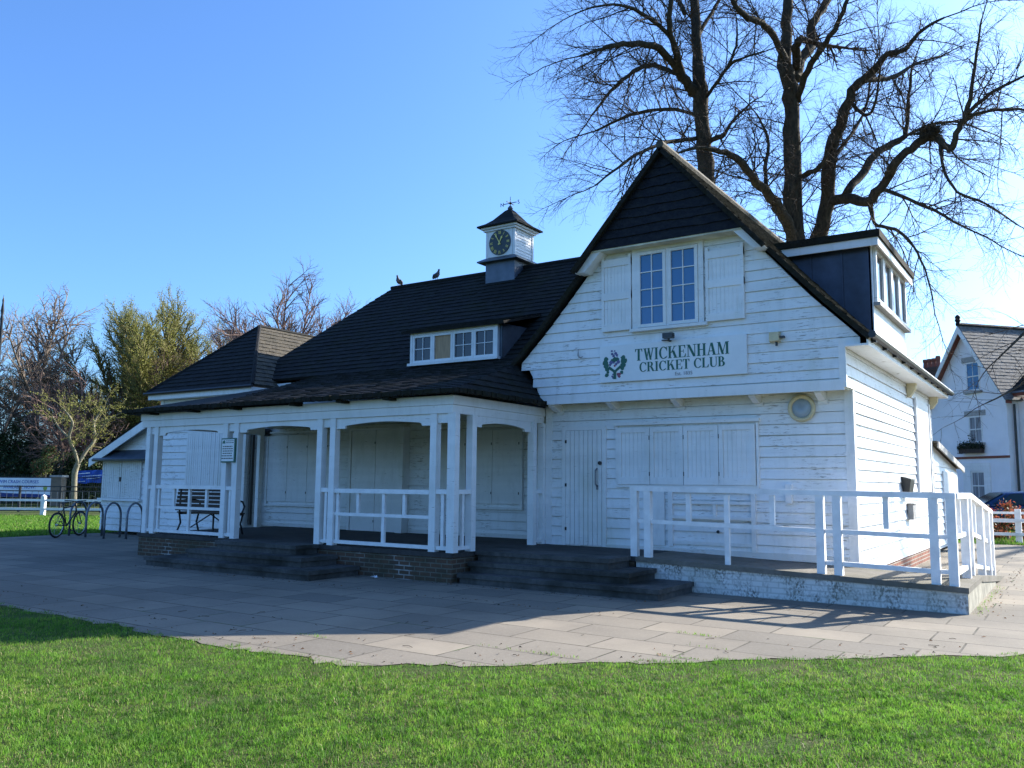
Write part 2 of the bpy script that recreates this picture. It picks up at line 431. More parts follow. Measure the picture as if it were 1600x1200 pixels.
# jettied upper wall
def JL(z): return -5.44 if z < 3.38 else (-5.58 if z < 3.72 else max(CX-half(z)+.16, -5.84))
def JR(z): return -.07 if z < 3.72 else min(CX+half(z)-.16, .22)
m = MB(); boards(m, -.41, 'front', [3.09, 3.235, 3.385, 3.555, 3.725]+zr(3.86, 5.95, .176), JL, JR, .02, .003)
m.build('upper_wall', 'white_boards', club)
m = MB(); zz = [3.10, 3.725, 3.73, 5.9]
m.prism([(-5.42, -.40, 3.10), (-.02, -.40, 3.10), (-.02, -.40, 3.75), (.15, -.40, 3.85), (CX+1.3, -.40, 5.75), (CX-1.3, -.40, 5.75), (-5.75, -.40, 3.85), (-5.55, -.40, 3.5)], (0, .4, 0))
m.build('upper_wall_core', 'white_paint', club)
boxes('corner_board', 'white_paint', club, (-.075, .028, -.438, -.37, 3.092, 3.74))
boxes('jetty_soffit', 'soffit_cream', club, (-5.44, -.01, -.405, -.012, 3.075, 3.098))
boxes('jetty_beam', 'white_paint', club, (-5.46, -.008, -.449, -.425, 3.05, 3.21))
# brackets under the jetty
for x in (-5.22, -4.03, -2.80, -1.45, -.42):
    m = MB(); m.prism([(x-.05, -.024, 2.94), (x-.05, -.024, 3.07), (x-.05, -.39, 3.07), (x-.05, -.39, 3.03), (x-.05, -.16, 2.94)], (.10, 0, 0))
    m.box(x-.075, x+.075, -.05, -.022, 2.89, 2.96); m.build('bracket', 'white_paint', club)
# dark gable
GZ = 5.74; GY = -.70
m = MB()
zs = zr(GZ, 7.2, .17)
for k in range(len(zs)-1):
    z0, z1 = zs[k], zs[k+1]+.02; n = 14
    h0, h1 = max(half(z0)-.06, .02), max(half(z1)-.06, .01)
    w = [rnd.uniform(-.022, .022) for _ in range(n+1)]
    w = [(w[i]+w[max(0, i-1)]+w[min(n, i+1)])/2 for i in range(n+1)]
    if k == 0: w = [0]*(n+1)
    for i in range(n):
        a, b = -1+2*i/n, -1+2*(i+1)/n
        p = [(CX+h0*a, GY-.035, z0+w[i]), (CX+h0*b, GY-.035, z0+w[i+1]), (CX+h1*b, GY-.004, z1+.02), (CX+h1*a, GY-.004, z1+.02)]
        m.poly(p); m.poly([(p[0][0], GY+.02, p[0][2]), (p[1][0], GY+.02, p[1][2]), p[1], p[0]])
hb = half(GZ)-.05
m.prism([(CX-hb, GY, GZ+.03), (CX+hb, GY, GZ+.03), (CX, GY, 7.3)], (0, .3, 0))
m.build('gable_boarding', 'black_boards', club)
boxes('gable_soffit', 'soffit_cream', club, (CX-hb, CX+hb, GY-.02, -.40, GZ-.03, GZ+.02))
for sx in (-1, 1):
    m = MB(); q = [(CX+sx*(half(5.76)-.05), -.70, 5.76), (CX+sx*(half(5.36)-.03), -.56, 5.36), (CX+sx*(half(5.36)-.16), -.45, 5.36), (CX+sx*(half(5.76)-.30), -.45, 5.76)]
    m.prism([(CX+sx*(half(5.76)-.05), -.70, 5.76), (CX+sx*(half(5.38)-.03), -.70, 5.38), (CX+sx*(half(5.38)-.22), -.70, 5.38), (CX+sx*(half(5.76)-.26), -.70, 5.76)], (0, .28, 0))
    m.build('barge_bracket', 'white_paint', club)
# wing roof
for sx, nm in ((-1, 'dark_slates'), (1, 'sunlit_tiles')):  # same roof: right slope takes the copy with sunlight in its colour
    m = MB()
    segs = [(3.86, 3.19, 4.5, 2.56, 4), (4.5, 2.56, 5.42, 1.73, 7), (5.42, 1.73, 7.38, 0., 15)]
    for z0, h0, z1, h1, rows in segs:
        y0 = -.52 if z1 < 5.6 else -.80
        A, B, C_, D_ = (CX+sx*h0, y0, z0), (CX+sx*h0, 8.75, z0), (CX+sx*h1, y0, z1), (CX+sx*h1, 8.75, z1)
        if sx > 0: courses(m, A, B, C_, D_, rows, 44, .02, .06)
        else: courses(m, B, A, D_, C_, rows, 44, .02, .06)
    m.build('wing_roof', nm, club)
    # dark verge
    m = MB()
    for z0, h0, z1, h1, y0 in ((3.86, 3.19, 4.5, 2.56, -.52), (4.5, 2.56, 5.42, 1.73, -.52), (5.42, 1.73, 7.38, .0, -.80)):
        m.bar((CX+sx*h0, y0-.008, z0-.05), (CX+sx*h1, y0-.008, z1-.05), .05, .08, (sx, 0, .9))
    m.build('verge', 'moss', club)
m = MB(); m.tube([(CX, -.82, 7.40), (CX, 8.75, 7.40)], .075, 8); m.build('ridge_tiles', 'sunlit_tiles', club)
m = MB(); m.prism([(CX-3.0, 8.2, 3.8), (CX+2.8, 8.2, 3.8), (CX+2.8, 8.2, 3.95), (CX, 8.2, 7.25), (CX-2.9, 8.2, 3.95)], (0, .1, 0)); m.build('back_gable', 'white_paint', club)
# right eaves: soffit, fascia and gutter
boxes('eaves_soffit', 'white_paint', club, (.031, .37, -.50, 8.70, 3.70, 3.73))
boxes('eaves_fascia', 'white_paint', club, (.345, .372, -.50, 8.70, 3.731, 3.84))
boxes('eaves_return', 'white_paint', club, (-.07, .24, -.436, -.385, 3.728, 3.84))
m = MB(); m.tube([(.44, -.56, 3.85), (.44, 8.8, 3.82)], .058, 8); g = m.build('gutter', 'black_metal', club)
for k in range(11): boxes('gutter_bracket', 'black_metal', g, (.375, .445, -.3+k*.88, -.27+k*.88, 3.76, 3.90))
for y in (5.0, 8.15):
    m = MB(); m.prism([(.028, y, 3.42), (.028, y, 3.70), (.20, y, 3.70), (.20, y, 3.60), (.10, y, 3.44)], (0, .16, 0)); m.build('corbel', 'cream_paint', club)
# ---- front door with handle
d = MB(); planks(d, -5.08, -4.33, .50, 2.58, -.03, .094, .03); door = d.build('door', 'white_paint', club)
m = MB(); m.tube([(-4.42, -.07, 1.56), (-4.42, -.13, 1.60), (-4.42, -.13, 1.84), (-4.42, -.07, 1.88)], .016, 6); m.box(-4.44, -4.40, -.07, -.06, 1.50, 1.58)
m.build('handle', 'galvanised_steel', door)
m = MB(); m.lathe([(.035, 0), (.035, .03)], (-4.36, -.06, 1.98), 10, (0, -1, 0)); m.build('lock', 'black_metal', door)
for z in (.75, 1.55, 2.35): boxes('hinge', 'black_metal', door, (-5.095, -5.06, -.068, -.061, z, z+.06))
boxes('door_frame', 'white_paint', club, (-5.16, -5.085, -.055, 0, .48, 2.66), (-4.325, -4.25, -.055, 0, .48, 2.66), (-5.084, -4.326, -.055, 0, 2.585, 2.66))
# ---- long serving shutter: four leaves
for i in range(4):
    a = -4.00+i*.625; b = a+.615; m = MB()
    planks(m, a+.07, b-.07, 1.72, 2.52, -.035, .075, .016)
    m.box(a, a+.072, -.075, -.02, 1.60, 2.60); m.box(b-.072, b, -.075, -.02, 1.60, 2.60)
    m.box(a+.073, b-.073, -.075, -.02, 1.60, 1.725); m.box(a+.073, b-.073, -.075, -.02, 2.515, 2.60)
    sh = m.build('shutter', 'white_paint', club)
    if i in (0, 2, 3):
        x = a if i else b; h = MB()
        for z in (1.75, 2.38): h.box(x-.006, x+.006, -.083, -.076, z, z+.07)
        h.build('hinge', 'black_metal', sh)
boxes('shutter_frame', 'white_paint', club, (-4.05, -4.005, -.06, 0, 1.57, 2.64), (-1.495, -1.455, -.06, 0, 1.57, 2.64), (-4.04, -1.47, -.058, 0, 1.55, 1.595))
boxes('drip_ledge', 'white_paint', club, (-4.08, -1.43, -.10, 0, 2.645, 2.70))
# hatch frame below it, with shelf rails
boxes('hatch_frame', 'white_paint', club, (-3.05, -2.97, -.07, 0, .56, 1.54), (-1.60, -1.53, -.07, 0, .52, 1.54), (-2.969, -1.601, -.065, 0, 1.47, 1.535),
      (-2.969, -1.601, -.075, 0, 1.28, 1.33), (-2.25, -2.20, -.06, 0, 1.08, 1.279), (-2.969, -1.601, -.07, 0, 1.03, 1.079), (-2.969, -1.601, -.045, 0, .60, .66))
m = MB(); planks(m, -3.42, -3.12, .56, 1.52, -.028, .30, .02); m.build('panel', 'white_paint', club)
boxes('base_board', 'worn_white', club, (-4.25, -.11, -.055, 0, .42, .53))
boxes('conduit_box', 'white_paint', club, (-1.04, -.94, -.09, -.02, 1.32, 1.62))
m = MB(); m.lathe([(.028, 0), (.02, .03)], (-2.17, -.05, .83), 10, (0, -1, 0)); m.build('tap_plate', 'black_metal', club)
# round window under the jetty
m = MB(); m.ring((-.75, -.06, 2.83), (0, 1, 0), .185, .034, 32, 8); rw = m.build('round_window', 'cream_paint', club, True)
m = MB(); m.lathe([(.175, 0), (.17, .02), (.10, .045), (.0, .055)], (-.75, -.035, 2.83), 32, (0, -1, 0)); m.build('glass', 'frosted_glass', rw, True)
# ---- gable window, two casements of 2 x 4 panes
def casement(parent, x0, x1, z0, z1, y, cols, rows, glassm='window_glass', fr=.055, bar_=.016, axis='y', name='window', board=None):
    """axis 'y': faces -Y at plane y;  axis 'x': faces +X at plane x=y with x0..x1 running along Y"""
    m = MB()
    def B(a, b, d0, d1, c, e):
        if axis == 'y': m.box(a, b, y-d1, y-d0, c, e)
        else: m.box(y+d0, y+d1, a, b, c, e)
    B(x0, x0+fr, 0, .05, z0, z1); B(x1-fr, x1, 0, .05, z0, z1); B(x0+fr+.001, x1-fr-.001, 0, .05, z0, z0+fr); B(x0+fr+.001, x1-fr-.001, 0, .05, z1-fr, z1)
    for i in range(1, cols):
        x = x0+fr+(x1-x0-2*fr)*i/cols; B(x-bar_/2, x+bar_/2, .006, .036, z0+fr+.001, z1-fr-.001)
    for j in range(1, rows):
        z = z0+fr+(z1-z0-2*fr)*j/rows; B(x0+fr+.001, x1-fr-.001, .008, .034, z-bar_/2, z+bar_/2)
    f = m.build(name, 'white_paint', parent)
    m = MB()
    B(x0+.01, x1-.01, .0, .014, z0+.01, z1-.01)
    m.build('board' if board else 'pane', board or glassm, f); return f
boxes('window_frame', 'white_paint', club, (-3.50, -3.40, -.475, -.40, 4.30, 5.72), (-2.28, -2.19, -.475, -.40, 4.30, 5.72), (-3.399, -2.281, -.475, -.40, 5.66, 5.72), (-2.86, -2.82, -.475, -.40, 4.30, 5.659))
casement(club, -3.395, -2.862, 4.31, 5.65, -.44, 2, 4, 'sky_pane'); casement(club, -2.818, -2.285, 4.31, 5.65, -.44, 2, 4, 'sky_pane')
boxes('window_sill', 'white_paint', club, (-3.53, -2.13, -.53, -.40, 4.245, 4.295))
for x0, x1, zt in ((-4.10, -3.52, 5.67), (-2.15, -1.50, 5.56)):
    m = MB(); planks(m, x0+.05, x1-.05, 4.42, zt-.12, -.455, .072, .014)
    for z in (4.30, 4.86, zt-.20): m.box(x0, x1, -.49, -.43, z, z+.13)
    m.box(x0, x0+.05, -.484, -.43, 4.431, zt); m.box(x1-.05, x1, -.484, -.43, 4.431, zt)
    m.build('window_shutter', 'white_paint', club)
# ---- side shutter
m = MB(); planks(m, 6.0, 7.75, 1.50, 3.45, .022, .16, .03, side='right'); m.box(.02, .07, 5.90, 5.99, 1.46, 3.5); m.box(.02, .07, 7.76, 7.85, 1.46, 3.5)
m.build('side_shutter', 'white_paint', club)
# ---- back lean-to with doors
m = MB(); boards(m, -.02, 'right', zr(.2, 2.1, .176), inv(8.4), inv(13.1)); m.box(-3, -.06, 8.4, 13.1, .1, 2.1)
m.prism([(-.01, 8.4, 2.1), (-.01, 13.1, 2.1), (-.01, 8.4, 2.60)], (-2.7, 0, 0)); m.build('lean_to_wall', 'white_boards', club)
m = MB(); courses(m, (.12, 13.5, 2.17), (-3, 13.5, 2.17), (.12, 8.34, 2.68), (-3, 8.34, 2.68), 8, 12, .02, .05); m.build('lean_to_roof', ['sunlit_tiles'], club)
m = MB(); m.bar((.14, 8.36, 2.60), (.14, 13.5, 2.09), .035, .15); m.build('lean_to_bargeboard', 'grey_stone', club)
m = MB(); planks(m, 10.0, 11.4, .3, 2.0, .0, .12, .03, side='right'); m.build('lean_to_door', 'white_paint', club)
m = MB(); planks(m, 11.5, 12.9, .3, 2.0, .0, .12, .03, side='right'); m.build('lean_to_door', 'white_paint', club)
# ---- right dormer
DX = .07; DY0, DY1 = 1.57, 4.75
m = MB(); m.prism([(DX, DY0, 4.10), (DX, DY0, 5.78), (CX+half(5.78)-.1, DY0, 5.78)], (0, .05, 0))
m.box(DX-1.4, DX-.02, DY0+.06, DY1-.06, 4.9, 5.75)
for x in (-.42, -.95): m.box(x, x+.03, DY0-.025, DY0-.002, 4.25+(-x)*1.05, 5.76)
dm = m.build('side_dormer', 'zinc_sheet', club)
boxes('dormer_front', 'white_paint', dm, (DX-.03, DX+.02, DY0, DY1, 4.12, 5.79))
boxes('dormer_sill', 'grey_stone', dm, (DX+.021, DX+.13, DY0, DY1, 4.70, 4.76))
for k in range(4):
    a = DY0+.08+k*.765; casement(dm, a, a+.73, 4.78, 5.76, DX+.025, 1, 1, fr=.075, axis='x', name='dormer_window')
boxes('dormer_fascia', 'white_paint', dm, (-1.45, DX+.135, DY0-.20, DY0-.17, 5.71, 5.85), (DX+.136, DX+.165, DY0-.20, DY1+.2, 5.71, 5.85), (-1.40, DX+.13, DY0-.169, DY1+.19, 5.79, 5.84))
boxes('dormer_roof', 'moss', dm, (-1.75, DX+.20, DY0-.235, DY1+.23, 5.852, 5.98))
# ---- main range
KY, KZ, RY, RZ = .95, 4.21, 4.4, 7.18
m = MB(); boards(m, .95, 'front', zr(.47, 3.3, .176), inv(-14.75), inv(-5.46)); m.build('main_wall', 'white_boards', club)
boxes('main_wall_core', 'white_paint', club, (-14.75, -5.46, .985, 7.8, .2, 4.1))
HL = (-15.7, KY, KZ)
m = MB(); courses(m, HL, (-2.9, KY, KZ), (-13.45, RY, RZ), (-2.9, RY, RZ), 24, 64, .02, .06); m.build('main_roof', 'mossy_slates', club)
m = MB(); courses(m, (-2.9, 7.85, KZ), (-15.7, 7.85, KZ), (-2.9, RY, RZ), (-13.45, RY, RZ), 12, 30)
courses(m, (-15.7, 7.85, KZ), HL, (-13.45, RY+.01, RZ), (-13.45, RY-.01, RZ), 16, 20); m.build('back_roof', 'dark_slates', club)
m = MB(); m.tube([(-13.5, RY, RZ+.02), (-2.9, RY, RZ+.02)], .06, 8); m.build('ridge_tiles', 'dark_slates', club)
# low-pitched veranda roof
E1, K0 = (-11.4, -3.12, 3.10), (-12.7, KY, KZ); RCN = (-5.33, -3.12, 3.10); RT = (-6.33, KY, KZ)
m = MB(); courses(m, E1, RCN, K0, RT, 19, 30, .018, .05)
courses(m, RCN, (-5.33, -.05, 3.10), (-6.30, KY-.1, KZ), (-6.27, KY-.02, KZ), 9, 16, .018, .05)
m.build('veranda_roof', 'mossy_slates', club)
m = MB(); m.hexa([(-14.42, -3.12, 3.02), E1[:2]+(3.02,), (-12.7, .44, 3.02), (-14.6, .44, 3.02)], [(-14.42, -3.12, 3.10), E1, (-12.7, .44, 3.98), (-14.6, .44, 3.22)])
m.build('veranda_flat_roof', 'mossy_slates', club)
# ragged mossy eaves
m = MB(); n = 150
for k in range(n):
    x0 = -14.44+k*(9.12/n); x1 = x0+9.12/n*rnd.uniform(1.0, 1.5); dz = rnd.uniform(0, .014)
    m.box(x0, x1, -3.165-rnd.uniform(0, .02), -3.05, 3.045-rnd.uniform(0, .014), 3.105+dz)
for k in range(45):
    y0 = -3.1+k*.067; m.box(-5.36, -5.28+rnd.uniform(0, .03), y0, y0+.08, 3.045-rnd.uniform(0, .014), 3.105+rnd.uniform(0, .014))
for x in (-13.6, -12.2, -10.9, -9.2, -8.0, -6.9): m.box(x, x+.13, -3.12, -2.86, 2.985, 3.03)
m.build('mossy_eaves', 'moss', club)
boxes('veranda_ceiling', 'soffit_cream', club, (-14.05, -5.62, -2.75, .93, 2.93, 2.965))
boxes('veranda_fascia', 'white_paint', club, (-14.12, -5.545, -2.905, -2.865, 2.875, 3.025), (-5.585, -5.545, -2.864, -.03, 2.875, 3.025))
boxes('veranda_beam', 'white_paint', club, (-14.09, -5.57, -2.885, -2.76, 2.735, 2.87), (-5.66, -5.57, -2.759, -.03, 2.735, 2.87))
boxes('left_beam', 'white_paint', club, (-14.09, -13.99, -2.75, .40, 2.735, 3.02))
PX = [-13.86, -13.58, -11.29, -10.96, -8.63, -8.30, -5.98, -5.60]
for x in PX:
    w = .066 if x < -5.7 else .078
    boxes('veranda_post', 'white_paint', club, (x-w, x+w, -2.875, -2.75, .48, 2.734))
for y in (-2.33, -.42): boxes('veranda_post', 'white_paint', club, (-5.655, -5.53, y-.062, y+.062, .48, 2.734))
boxes('veranda_post', 'white_paint', club, (-5.655, -5.535, -.13, -.031, .48, 2.734))
boxes('veranda_post', 'white_paint', club, (-14.08, -13.97, .25, .36, .2, 2.734))
def arch(m, a, b, P):
    n = 14; pts = [(a, 2.733), (a, 2.545), (a+.20, 2.545), (a+.21, 2.585)]
    for k in range(n+1):
        u = k/n; pts.append((a+.25+(b-a-.50)*u, 2.60+.045*math.sin(math.pi*u)))
    pts += [(b-.21, 2.585), (b-.20, 2.545), (b, 2.545), (b, 2.733)]
    for k in range(1, len(pts)-2):
        p, q = pts[k], pts[k+1]
        if abs(q[0]-p[0]) < 1e-5: continue
        m.hexa([P(p[0], 0, p[1]), P(q[0], 0, q[1]), P(q[0], 0, 2.733), P(p[0], 0, 2.733)], [P(p[0], 1, p[1]), P(q[0], 1, q[1]), P(q[0], 1, 2.733), P(p[0], 1, 2.733)])
for a, b in ((-13.51, -11.36), (-10.89, -8.70), (-8.23, -6.05)):
    m = MB(); arch(m, a, b, lambda u, d, z: (u, -2.845+.05*d, z)); m.build('arched_brace', 'white_paint', club)
m = MB(); arch(m, -2.26, -.49, lambda u, d, z: (-5.58-.05*d, u, z)); m.build('arched_brace', 'white_paint', club)
for a, b in ((PX[0], PX[1]), (PX[2], PX[3]), (PX[4], PX[5]), (PX[6], PX[7])): boxes('pair_block', 'white_paint', club, (a+.07, b-.07, -2.84, -2.79, 2.58, 2.733))
# railings between the posts
def railing(name, a, b, zt, zm, zb, ups, lows, parent, P, mat='rail_white'):
    m = MB()
    def B(u0, u1, d0, d1, z0, z1):
        p, q = P(u0, d0), P(u1, d1); m.box(min(p[0], q[0]), max(p[0], q[0]), min(p[1], q[1]), max(p[1], q[1]), z0, z1)
    B(a, b, -.045, .045, zt-.075, zt)
    if zm: B(a, b, -.022, .028, zm-.055, zm)
    if zb: B(a, b, -.03, .03, zb-.06, zb)
    for u in ups: B(u-.03, u+.03, -.02, .026, zm if zm else zb, zt-.076)
    for u in lows: B(u-.033, u+.033, -.02, .026, zb if zb else .5, (zm or zt)-.056)
    return m.build(name, mat, parent)
FY = lambda u, d: (u, -2.812+d)
railing('railing', -13.513, -11.357, 1.50, 1.06, .575, (-13.45, -12.93, -12.41, -11.86), (-13.45, -12.41), club, FY)
railing('railing', -8.233, -6.047, 1.48, 1.06, .575, (-8.17, -7.68, -7.08, -6.62), (-8.17, -7.08), club, FY)
for a, b in ((PX[0], PX[1]), (PX[2], PX[3]), (PX[4], PX[5]), (PX[6], PX[7]-.012)):
    railing('railing', a+.067, b-.067, 1.49, None, .575, ((a+b)/2,), (), club, FY)
SX = lambda u, d: (-5.59+d, u)
railing('railing', -2.749, -2.393, 1.49, None, .575, (-2.57,), (), club, SX)
railing('railing', -.357, -.131, 1.49, None, .575, (-.26,), (), club, SX)
# veranda wall: doors and boarded windows
def leafset(name, x0, x1, z0, z1, y, n, fr=True):
    w = (x1-x0)/n
    for i in range(n):
        a = x0+i*w+.006; b = x0+(i+1)*w-.006; m = MB(); m.box(a, b, y-.045, y+.0, z0, z1)
        o = m.build(name, 'white_paint', club)
        h = MB(); h.box(b-.022, b-.006, y-.054, y-.046, z0+.2, z0+.25); h.box(b-.022, b-.006, y-.054, y-.046, z1-.32, z1-.27); h.build('catch', 'black_metal', o)
    if fr: boxes('frame', 'white_paint', club, (x0-.07, x0-.002, y-.055, y+.02, z0-.07, z1+.05), (x1+.002, x1+.07, y-.055, y+.02, z0-.07, z1+.05), (x0-.09, x1+.09, y-.085, y+.02, z0-.115, z0-.071), (x0-.09, x1+.09, y-.10, y+.02, z1+.051, z1+.10))
leafset('shutter', -14.40, -12.25, 1.10, 2.75, .93, 3)
leafset('shutter', -8.80, -6.72, 1.17, 2.72, .93, 3)
leafset('double_door', -11.45, -9.92, .48, 2.80, .90, 2, False)
boxes('door_jamb', 'white_paint', club, (-9.915, -9.72, .70, .94, .48, 2.85), (-11.54, -11.455, .84, .94, .48, 2.85), (-11.454, -9.916, .84, .94, 2.803, 2.85))
boxes('base_board', 'worn_white', club, (-14.6, -11.55, .90, .95, .48, .56), (-9.70, -5.55, .90, .95, .48, .56))
# ---- left block with hipped roof
LY = .45
m = MB(); boards(m, LY, 'front', zr(.20, 3.80, .176), inv(-18.35), inv(-14.75)); boards(m, -14.75, 'right', zr(.4, 3.80, .176), inv(LY), inv(1.2))
m.build('left_wall', 'white_boards', club); boxes('left_wall_core', 'white_paint', club, (-18.35, -14.77, LY+.03, 6, .1, 3.85))
boxes('corner_board', 'white_paint', club, (-14.83, -14.715, LY-.035, LY+.06, .4, 3.80)); boxes('corner_board', 'white_paint', club, (-18.37, -18.25, LY-.035, LY+.06, .2, 3.80))
m = MB(); planks(m, -17.1, -14.95, .75, 3.0, LY-.03, .085, .025); m.build('boarded_door', 'white_paint', club)
a, b, c2, d2 = (-18.60, .12, 4.0), (-14.20, .12, 4.0), (-14.20, 6, 4.0), (-18.60, 6, 4.0); ap, ap2 = (-16.4, 2.08, 5.98), (-16.4, 6, 5.98)
m = MB(); courses(m, a, b, ap, ap, 16, 26, .02, .05); courses(m, d2, a, ap2, ap, 16, 26, .02, .05); m.build('hipped_roof', 'dark_slates', club)
m = MB(); courses(m, b, c2, ap, ap2, 16, 34, .02, .05); m.build('hipped_roof', 'sunlit_tiles', club)
m = MB(); m.tube([b, ap], .05, 6); m.tube([a, ap], .05, 6); m.tube([ap, ap2], .055, 6); m.build('hip_tiles', 'dark_slates', club)
boxes('hip_fascia', 'white_paint', club, (-18.55, -14.25, .13, .165, 3.80, 3.945), (-14.285, -14.25, .166, 5.9, 3.80, 3.945), (-18.5, -14.29, .166, LY, 3.81, 3.83))
m = MB(); m.tube([(-18.66, .07, 3.96), (-14.15, .07, 3.96)], .045, 6); m.build('gutter', 'black_metal', club)
m = MB(); m.tube([(-14.66, .60, .5), (-14.66, .60, 2.93)], .05, 8); m.build('downpipe', 'black_plastic', club)
# ---- store at the far left
m = MB(); SL = lambda x: 2.25+(x+22.15)*.40
boards(m, 1.0, 'front', zr(.1, 2.3, .176), inv(-21.95), inv(-18.36)); boards(m, 1.0, 'front', zr(2.3, 3.7, .176), lambda z: max(-21.95, -22.15+(z-2.25)/.40), inv(-18.36))
m.prism([(-21.93, 1.02, .1), (-18.4, 1.02, .1), (-18.4, 1.02, 3.7), (-21.93, 1.02, 2.3)], (0, 3.5, 0)); m.build('store_wall', 'white_boards', club)
m = MB(); courses(m, (-22.25, 4.6, 2.27), (-22.25, .70, 2.27), (-18.36, 4.6, 3.84), (-18.36, .70, 3.84), 10, 16); m.build('store_roof', 'dark_slates', club)
m = MB(); m.prism([(-22.24, .68, 1.98), (-18.4, .68, 3.52), (-18.4, .68, 3.76), (-22.24, .68, 2.22)], (0, .04, 0)); m.build('bargeboard', 'white_paint', club)
for a, b in ((-21.90, -20.92), (-20.90, -19.92)):
    m = MB(); planks(m, a, b, 1.06, 2.19, .97, .095, .03); o = m.build('store_shutter', 'worn_white', club)
    m = MB(); m.box((b if a < -21 else a)-.06, (b if a < -21 else a)+.0, .925, .935, 1.55, 1.68); m.build('latch', 'black_metal', o)
boxes('store_ledge', 'white_paint', club, (-21.98, -19.86, .86, 1.0, .98, 1.05))
m = MB(); m.prism([(-22.0, .62, 2.20), (-22.0, 1.0, 2.50), (-22.0, 1.0, 2.44), (-22.0, .64, 2.15)], (2.9, 0, 0)); m.build('lead_canopy', 'lead_sheet', club)
# ---- front dormer
FD = .93
m = MB(); m.box(-9.80, -7.22, FD+.02, FD+1.2, 4.22, 5.0); m.prism([(-7.215, FD+.02, 4.2), (-7.215, FD+1.0, 5.05), (-7.215, FD+.02, 5.0)], (-.02, 0, 0)); fd = m.build('front_dormer', 'lead_sheet', club)
boxes('dormer_frame', 'white_paint', fd, (-9.72, -9.66, FD-.06, FD+.02, 4.29, 4.98), (-7.36, -7.30, FD-.06, FD+.02, 4.29, 4.98), (-9.659, -7.361, FD-.06, FD+.02, 4.93, 4.98))
boxes('dormer_sill', 'white_paint', fd, (-9.76, -7.27, FD-.12, FD+.02, 4.225, 4.285))
for k in range(4):
    a = -9.655+k*.574; casement(fd, a, a+.57, 4.29, 4.925, FD-.005, 1 if k == 1 else 2, 1 if k == 1 else 2, name='dormer_window', board='plywood' if k == 1 else None)
m = MB(); courses(m, (-9.92, FD-.16, 5.02), (-7.08, FD-.16, 5.02), (-9.92, FD+1.35, 5.42), (-7.08, FD+1.35, 5.42), 7, 14, .02, .06); m.build('dormer_roof', 'mossy_slates', fd)
# ---- floors and plinths
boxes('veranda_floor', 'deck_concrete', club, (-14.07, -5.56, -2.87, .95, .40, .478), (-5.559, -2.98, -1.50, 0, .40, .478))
boxes('front_plinth', 'brown_brick', club, (-14.05, -5.585, -2.84, .9, -.05, .40), (-5.584, -3.02, -1.47, .0, -.05, .40))

# ================================================================== clock turret on the ridge
tur = thing('clock_turret', 'square white clock turret with a swept roof standing on the ridge', 'clock turret', (-9.37, 4.4, 6.7))
cx, cy = -9.37, 4.4; hb = .455
boxes('base', 'lead_sheet', tur, (cx-hb, cx+hb, cy-hb, cy+hb, 6.4, 7.36))
m = MB(); e = hb+.17; i_ = hb+.01
m.hexa([(cx-e, cy-e, 7.33), (cx+e, cy-e, 7.33), (cx+e, cy+e, 7.33), (cx-e, cy+e, 7.33)], [(cx-e, cy-e, 7.36), (cx+e, cy-e, 7.36), (cx+e, cy+e, 7.36), (cx-e, cy+e, 7.36)])
m.hexa([(cx-e, cy-e, 7.361), (cx+e, cy-e, 7.361), (cx+e, cy+e, 7.361), (cx-e, cy+e, 7.361)], [(cx-i_, cy-i_, 7.46), (cx+i_, cy-i_, 7.46), (cx+i_, cy+i_, 7.46), (cx-i_, cy+i_, 7.46)])
m.build('skirt', 'lead_sheet', tur)
m = MB(); zs = zr(7.46, 8.20, .085)
boards(m, cx+hb-.03, 'right', zs, inv(cy-hb+.05), inv(cy+hb-.05), .012, .001); m.box(cx-hb+.02, cx+hb-.03, cy-hb+.02, cy+hb-.02, 7.45, 8.22)
m.build('housing', 'white_paint', tur)
for cp in [(cx+sx*hb-(.06 if sx > 0 else 0), cx+sx*hb+(0 if sx > 0 else .06), cy+sy*hb-(.06 if sy > 0 else 0), cy+sy*hb+(0 if sy > 0 else .06), 7.455, 8.22) for sx in (-1, 1) for sy in (-1, 1)]: boxes('corner_post', 'white_paint', tur, cp)
boxes('cornice', 'white_paint', tur, (cx-hb-.10, cx+hb+.10, cy-hb-.10, cy+hb+.10, 8.221, 8.27), (cx-hb-.05, cx+hb+.05, cy-hb-.05, cy+hb+.05, 8.17, 8.22))
prof = [(hb+.18, 8.271), (hb+.18, 8.31), (.47, 8.40), (.33, 8.52), (.20, 8.68), (.10, 8.80), (.05, 8.84)]
m = MB(); sq = lambda r, z: [(cx-r, cy-r, z), (cx+r, cy-r, z), (cx+r, cy+r, z), (cx-r, cy+r, z)]
for (r0, z0), (r1, z1) in zip(prof[:-1], prof[1:]):
    a, b = sq(r0, z0), sq(r1, z1)
    for k in range(4): m.poly([a[k], a[(k+1) % 4], b[(k+1) % 4], b[k]])
m.poly(sq(prof[0][0], prof[0][1])[::-1]); m.build('roof', 'mossy_slates', tur)
fy = cy-hb-.004
m = MB(); m.box(cx-.385, cx+.385, cy-hb-.004, cy-hb+.02, 7.47, 8.20); m.build('face_board', 'white_paint', tur)
m = MB(); m.lathe([(.335, 0), (.335, .025)], (cx, fy, 7.83), 40, (0, -1, 0)); face = m.build('clock_face', 'clock_black', tur)
m = MB(); rom = ['XII', 'I', 'II', 'III', 'IV', 'V', 'VI', 'VII', 'VIII', 'IX', 'X', 'XI']
